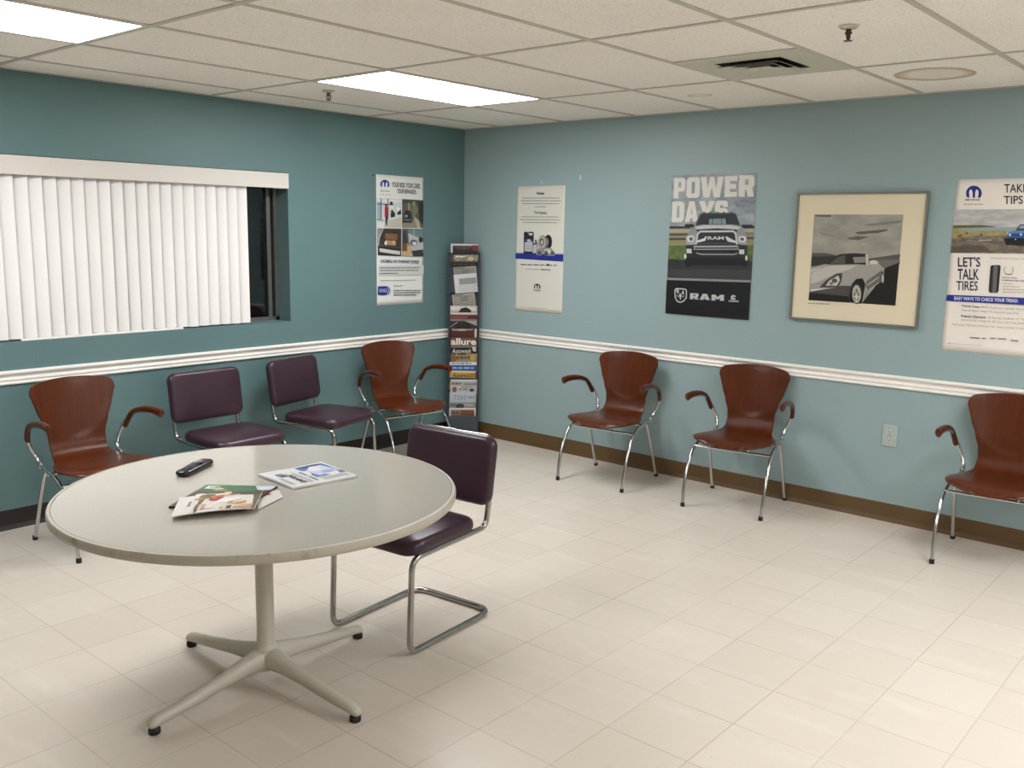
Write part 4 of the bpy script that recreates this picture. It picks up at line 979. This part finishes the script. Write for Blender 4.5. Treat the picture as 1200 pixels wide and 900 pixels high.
# ------------------------------------------------------------------ things on the table
ZT = TZ+.0007
def flat_item(name, quad, z, th, mcol, label, cat, bend=None, group=None, n=12, rough=.35):
    """thin sheet stack on the table: quad = far-left, far-right, near-right, near-left world xy"""
    c = sum((Vector(q) for q in quad), Vector((0, 0)))/4
    Q = [Vector(q)-c for q in quad]; bm = bmesh.new()
    f = bend or (lambda a, b: 0)
    def pt(a, b, d): 
        v = (Q[0]*(1-a)+Q[1]*a)*(1-b)+(Q[3]*(1-a)+Q[2]*a)*b; return Vector((v.x, v.y, f(a, b)+d))
    top = [[bm.verts.new(pt(i/n, j/n, th)) for i in range(n+1)] for j in range(n+1)]; bot = [[bm.verts.new(pt(i/n, j/n, 0)) for i in range(n+1)] for j in range(n+1)]
    for j in range(n):
        for i in range(n):
            bm.faces.new((top[j][i], top[j][i+1], top[j+1][i+1], top[j+1][i])); bm.faces.new((bot[j+1][i], bot[j+1][i+1], bot[j][i+1], bot[j][i]))
    for k in range(n):
        bm.faces.new((top[0][k+1], top[0][k], bot[0][k], bot[0][k+1])); bm.faces.new((top[n][k], top[n][k+1], bot[n][k+1], bot[n][k]))
        bm.faces.new((top[k][0], top[k+1][0], bot[k+1][0], bot[k][0])); bm.faces.new((top[k+1][n], top[k][n], bot[k][n], bot[k+1][n]))
    o = finish(name, bm, mat(mcol, rough), None, True, 30); o.location = (c.x, c.y, z); tag(o, label, cat, group)
    return o, (lambda u, v, d: pt(u, 1-v, th+d))
class Curved(Print):
    """print whose faces are finely cut so that they follow a bent page"""
    def end(s):
        return super().end()
# dark glossy magazine with green food cover, at the bottom
BL, BR_, FL_ = Vector((-3.665, -2.276)), Vector((-3.502, -2.466)), Vector((-3.888, -2.418))
FR_ = FL_ + (BR_-BL)
o, pl = flat_item('magazine', [BL, BR_, FR_, FL_], ZT, .007, '#262022', 'green food magazine lying under the white booklet on the round table', 'magazine', None, 'reading matter on the round table')
p = Print(o, 1, 1, [(0, 0), (1000, 0), (1000, 1000), (0, 1000)], pl, .00004, .0003)
p.begin('cover_print', .3)
p.rect(10, 10, 990, 420, '#2f6a45').rect(10, 300, 990, 990, '#4a4230').rect(60, 60, 420, 190, '#dfe6da').poly([(200, 60), (420, 60), (420, 190), (340, 190)], '#2f6a45')
p.bars(110, 330, 90, 70, '#3c7a52', 0, 3, 40)
for k in range(16):
    rn = random.Random(k); p.ell(rn.uniform(80, 920), rn.uniform(200, 620), rn.uniform(40, 90), rn.uniform(30, 60), rn.choice(['#c9a862', '#8fae6c', '#e0d8b8', '#3f7d4c', '#a8823f', '#6b5a34']))
p.poly([(700, 20), (990, 20), (990, 260), (800, 200)], '#c7d2dc').poly([(880, 220), (990, 200), (990, 330), (860, 330)], '#7a2030'); p.end()
# white folded booklet on top
bk = [(-3.822, -2.372), (-3.578, -2.492), (-3.726, -2.660), (-3.949, -2.541)]
def bend_b(a, b): return .006*math.sin(math.pi*a)*(.3+.7*b) + .005*b*a + .0005
o, pl = flat_item('booklet', [Vector(q) for q in bk], ZT+.0096, .003, '#dcd8d2', 'white holiday booklet with food photos, lying on the green magazine', 'booklet', bend_b, 'reading matter on the round table')
p = Print(o, 1, 1, [(0, 0), (1000, 0), (1000, 1000), (0, 1000)], pl, .00005, .0005)
p.begin('cover_print', .35)
p.rect(255, 5, 995, 995, '#6e5a3e').poly([(255, 560), (640, 640), (700, 995), (200, 995)], '#d9cdb6').poly([(600, 5), (995, 5), (995, 250), (760, 200)], '#4b4436')
for k in range(9):
    rn = random.Random(40+k); p.ell(260+k*50+rn.uniform(-30, 30), 150+rn.uniform(-70, 110), 70, 60, rn.choice(['#b98f4a', '#8a6a34', '#5b4a2e', '#d5b98a', '#6a4a30']), n=12)
p.ell(470, 330, 95, 130, '#b02a34', n=14).ell(440, 300, 30, 40, '#d86a6a', n=8)
p.poly([(560, 260), (640, 330), (860, 330), (700, 470), (720, 640), (560, 560), (430, 650), (480, 480)], '#e9e7e4')
p.ell(740, 620, 120, 110, '#b87f4c', n=14).ell(760, 580, 80, 40, '#e6d2b0', n=10).ell(700, 680, 60, 30, '#d8b888', n=10)
p.ell(380, 800, 120, 70, '#e6dcc8', n=12).rect(560, 830, 600, 960, '#caa258').rect(640, 800, 700, 960, '#3c3a3c').poly([(720, 860), (960, 760), (960, 960), (720, 960)], '#c79a6a').end()
p.begin('lettering', .4)
p.line([(160, 600), (160, 520)], 34, '#8d898a').line([(160, 490), (160, 420)], 34, '#8d898a').line([(160, 395), (160, 340)], 34, '#8d898a').text('HOLIDAY', (240, 880), (240, 540), 55, '#2c2a2b', .03).text('BLISS', (320, 860), (320, 600), 50, '#c0392f', .02).end()
# leaflet fanned out on the right
lf = [(-3.592, -2.470), (-3.520, -2.500), (-3.560, -2.580), (-3.700, -2.640)]
o, pl = flat_item('leaflet', [Vector(q) for q in lf], ZT+.0005, .001, '#d0ccc6', 'pale leaflet with a red mark poking out right of the magazine stack', 'leaflet', lambda a, b: .0015, 'reading matter on the round table')
p = Print(o, 1, 1, [(0, 0), (1000, 0), (1000, 1000), (0, 1000)], pl, .0001, .0003); p.begin('cover_print'); p.poly([(250, 150), (620, 260), (560, 360), (220, 320)], '#8e2433').end()
# folded newspaper
nq = [(-3.188, -2.307), (-3.219, -2.561), (-3.480, -2.523), (-3.461, -2.284)]   # far, right, near, left
o, pl = flat_item('newspaper', [Vector(nq[3]), Vector(nq[0]), Vector(nq[1]), Vector(nq[2])], ZT, .008, '#d6d5d2', 'folded newspaper with a blue front photo on the round table', 'newspaper', lambda a, b: .003*math.sin(math.pi*b)*(1-a)+.001*math.sin(9*a), 'reading matter on the round table')
p = Print(o, 1, 1, [(0, 0), (1000, 0), (1000, 1000), (0, 1000)], pl, .00005, .0005)
p.begin('printed_photo', .5); p.poly([(520, 60), (960, 60), (960, 720), (520, 720)], '#4a68a8').poly([(560, 300), (900, 200), (940, 560), (600, 660)], '#b9bdd0').ell(700, 330, 90, 90, '#d3d2d8', n=14).ell(800, 520, 100, 80, '#8f9cc0', n=14).poly([(560, 60), (900, 60), (900, 160), (620, 140)], '#2c3a66').rect(940, 560, 985, 720, '#7a3038')
p.rect(120, 260, 210, 470, '#3a4560').ell(165, 330, 30, 50, '#8c8f9a', n=10).end()
p.begin('lettering', .5)
p.line([(455, 330), (455, 560)], 44, '#77797e').line([(455, 600), (455, 860)], 44, '#77797e').text('POLAND', (300, 420), (300, 900), 95, '#26272b', .03)
for x in (60, 90, 230, 255, 340, 365): p.line([(x, 520 if x < 220 else 300), (x, 900)], 12, '#85868a')
for y in (780, 820, 860, 900): p.line([(540, y), (950, y)], 12, '#8f9094')
p.end()
p = None
# remote control
RC = empty('remote_control', (-3.575, -2.047, ZT), math.atan2(.112, .189)-math.pi/2, 'black remote control lying on the round table', 'remote control')
bm = bmesh.new()
def peanut(q):
    f = q.y/.105; k = 1-.20*math.cos(f*math.pi)*.5-.05*f
    return Vector((q.x*k, q.y, q.z+.003*math.cos(f*math.pi)))
pillow(bm, .050, .212, .020, .022, .009, .001, Matrix.Translation((0, 0, .0135)), peanut); finish('body', bm, mat('#16161a', .25, name='black_plastic'), RC)
M_BTN = mat('#4b4d55', .45, name='grey_button_rubber')
k = 0
for r in range(11):
    y = .085-r*.0155
    if 3 <= r <= 4: continue
    for x in (-.013, 0, .013):
        bm = bmesh.new(); f = y/.105; zz = .0245+.003*math.cos(f*math.pi); pillow(bm, .0085, .007, .0026, .003, .001, 0, Matrix.Translation((x*.9, y, zz+.0004)))
        finish('button', bm, M_BTN if r else mat('#8e2d2d', .4), RC)
bm = bmesh.new(); lathe(bm, [(.015, .0262), (.015, .0280), (.008, .0284), (.007, .0276)], 20, (0, .031, 0)); finish('navigation_ring', bm, mat('#6a6c74', .35), RC)
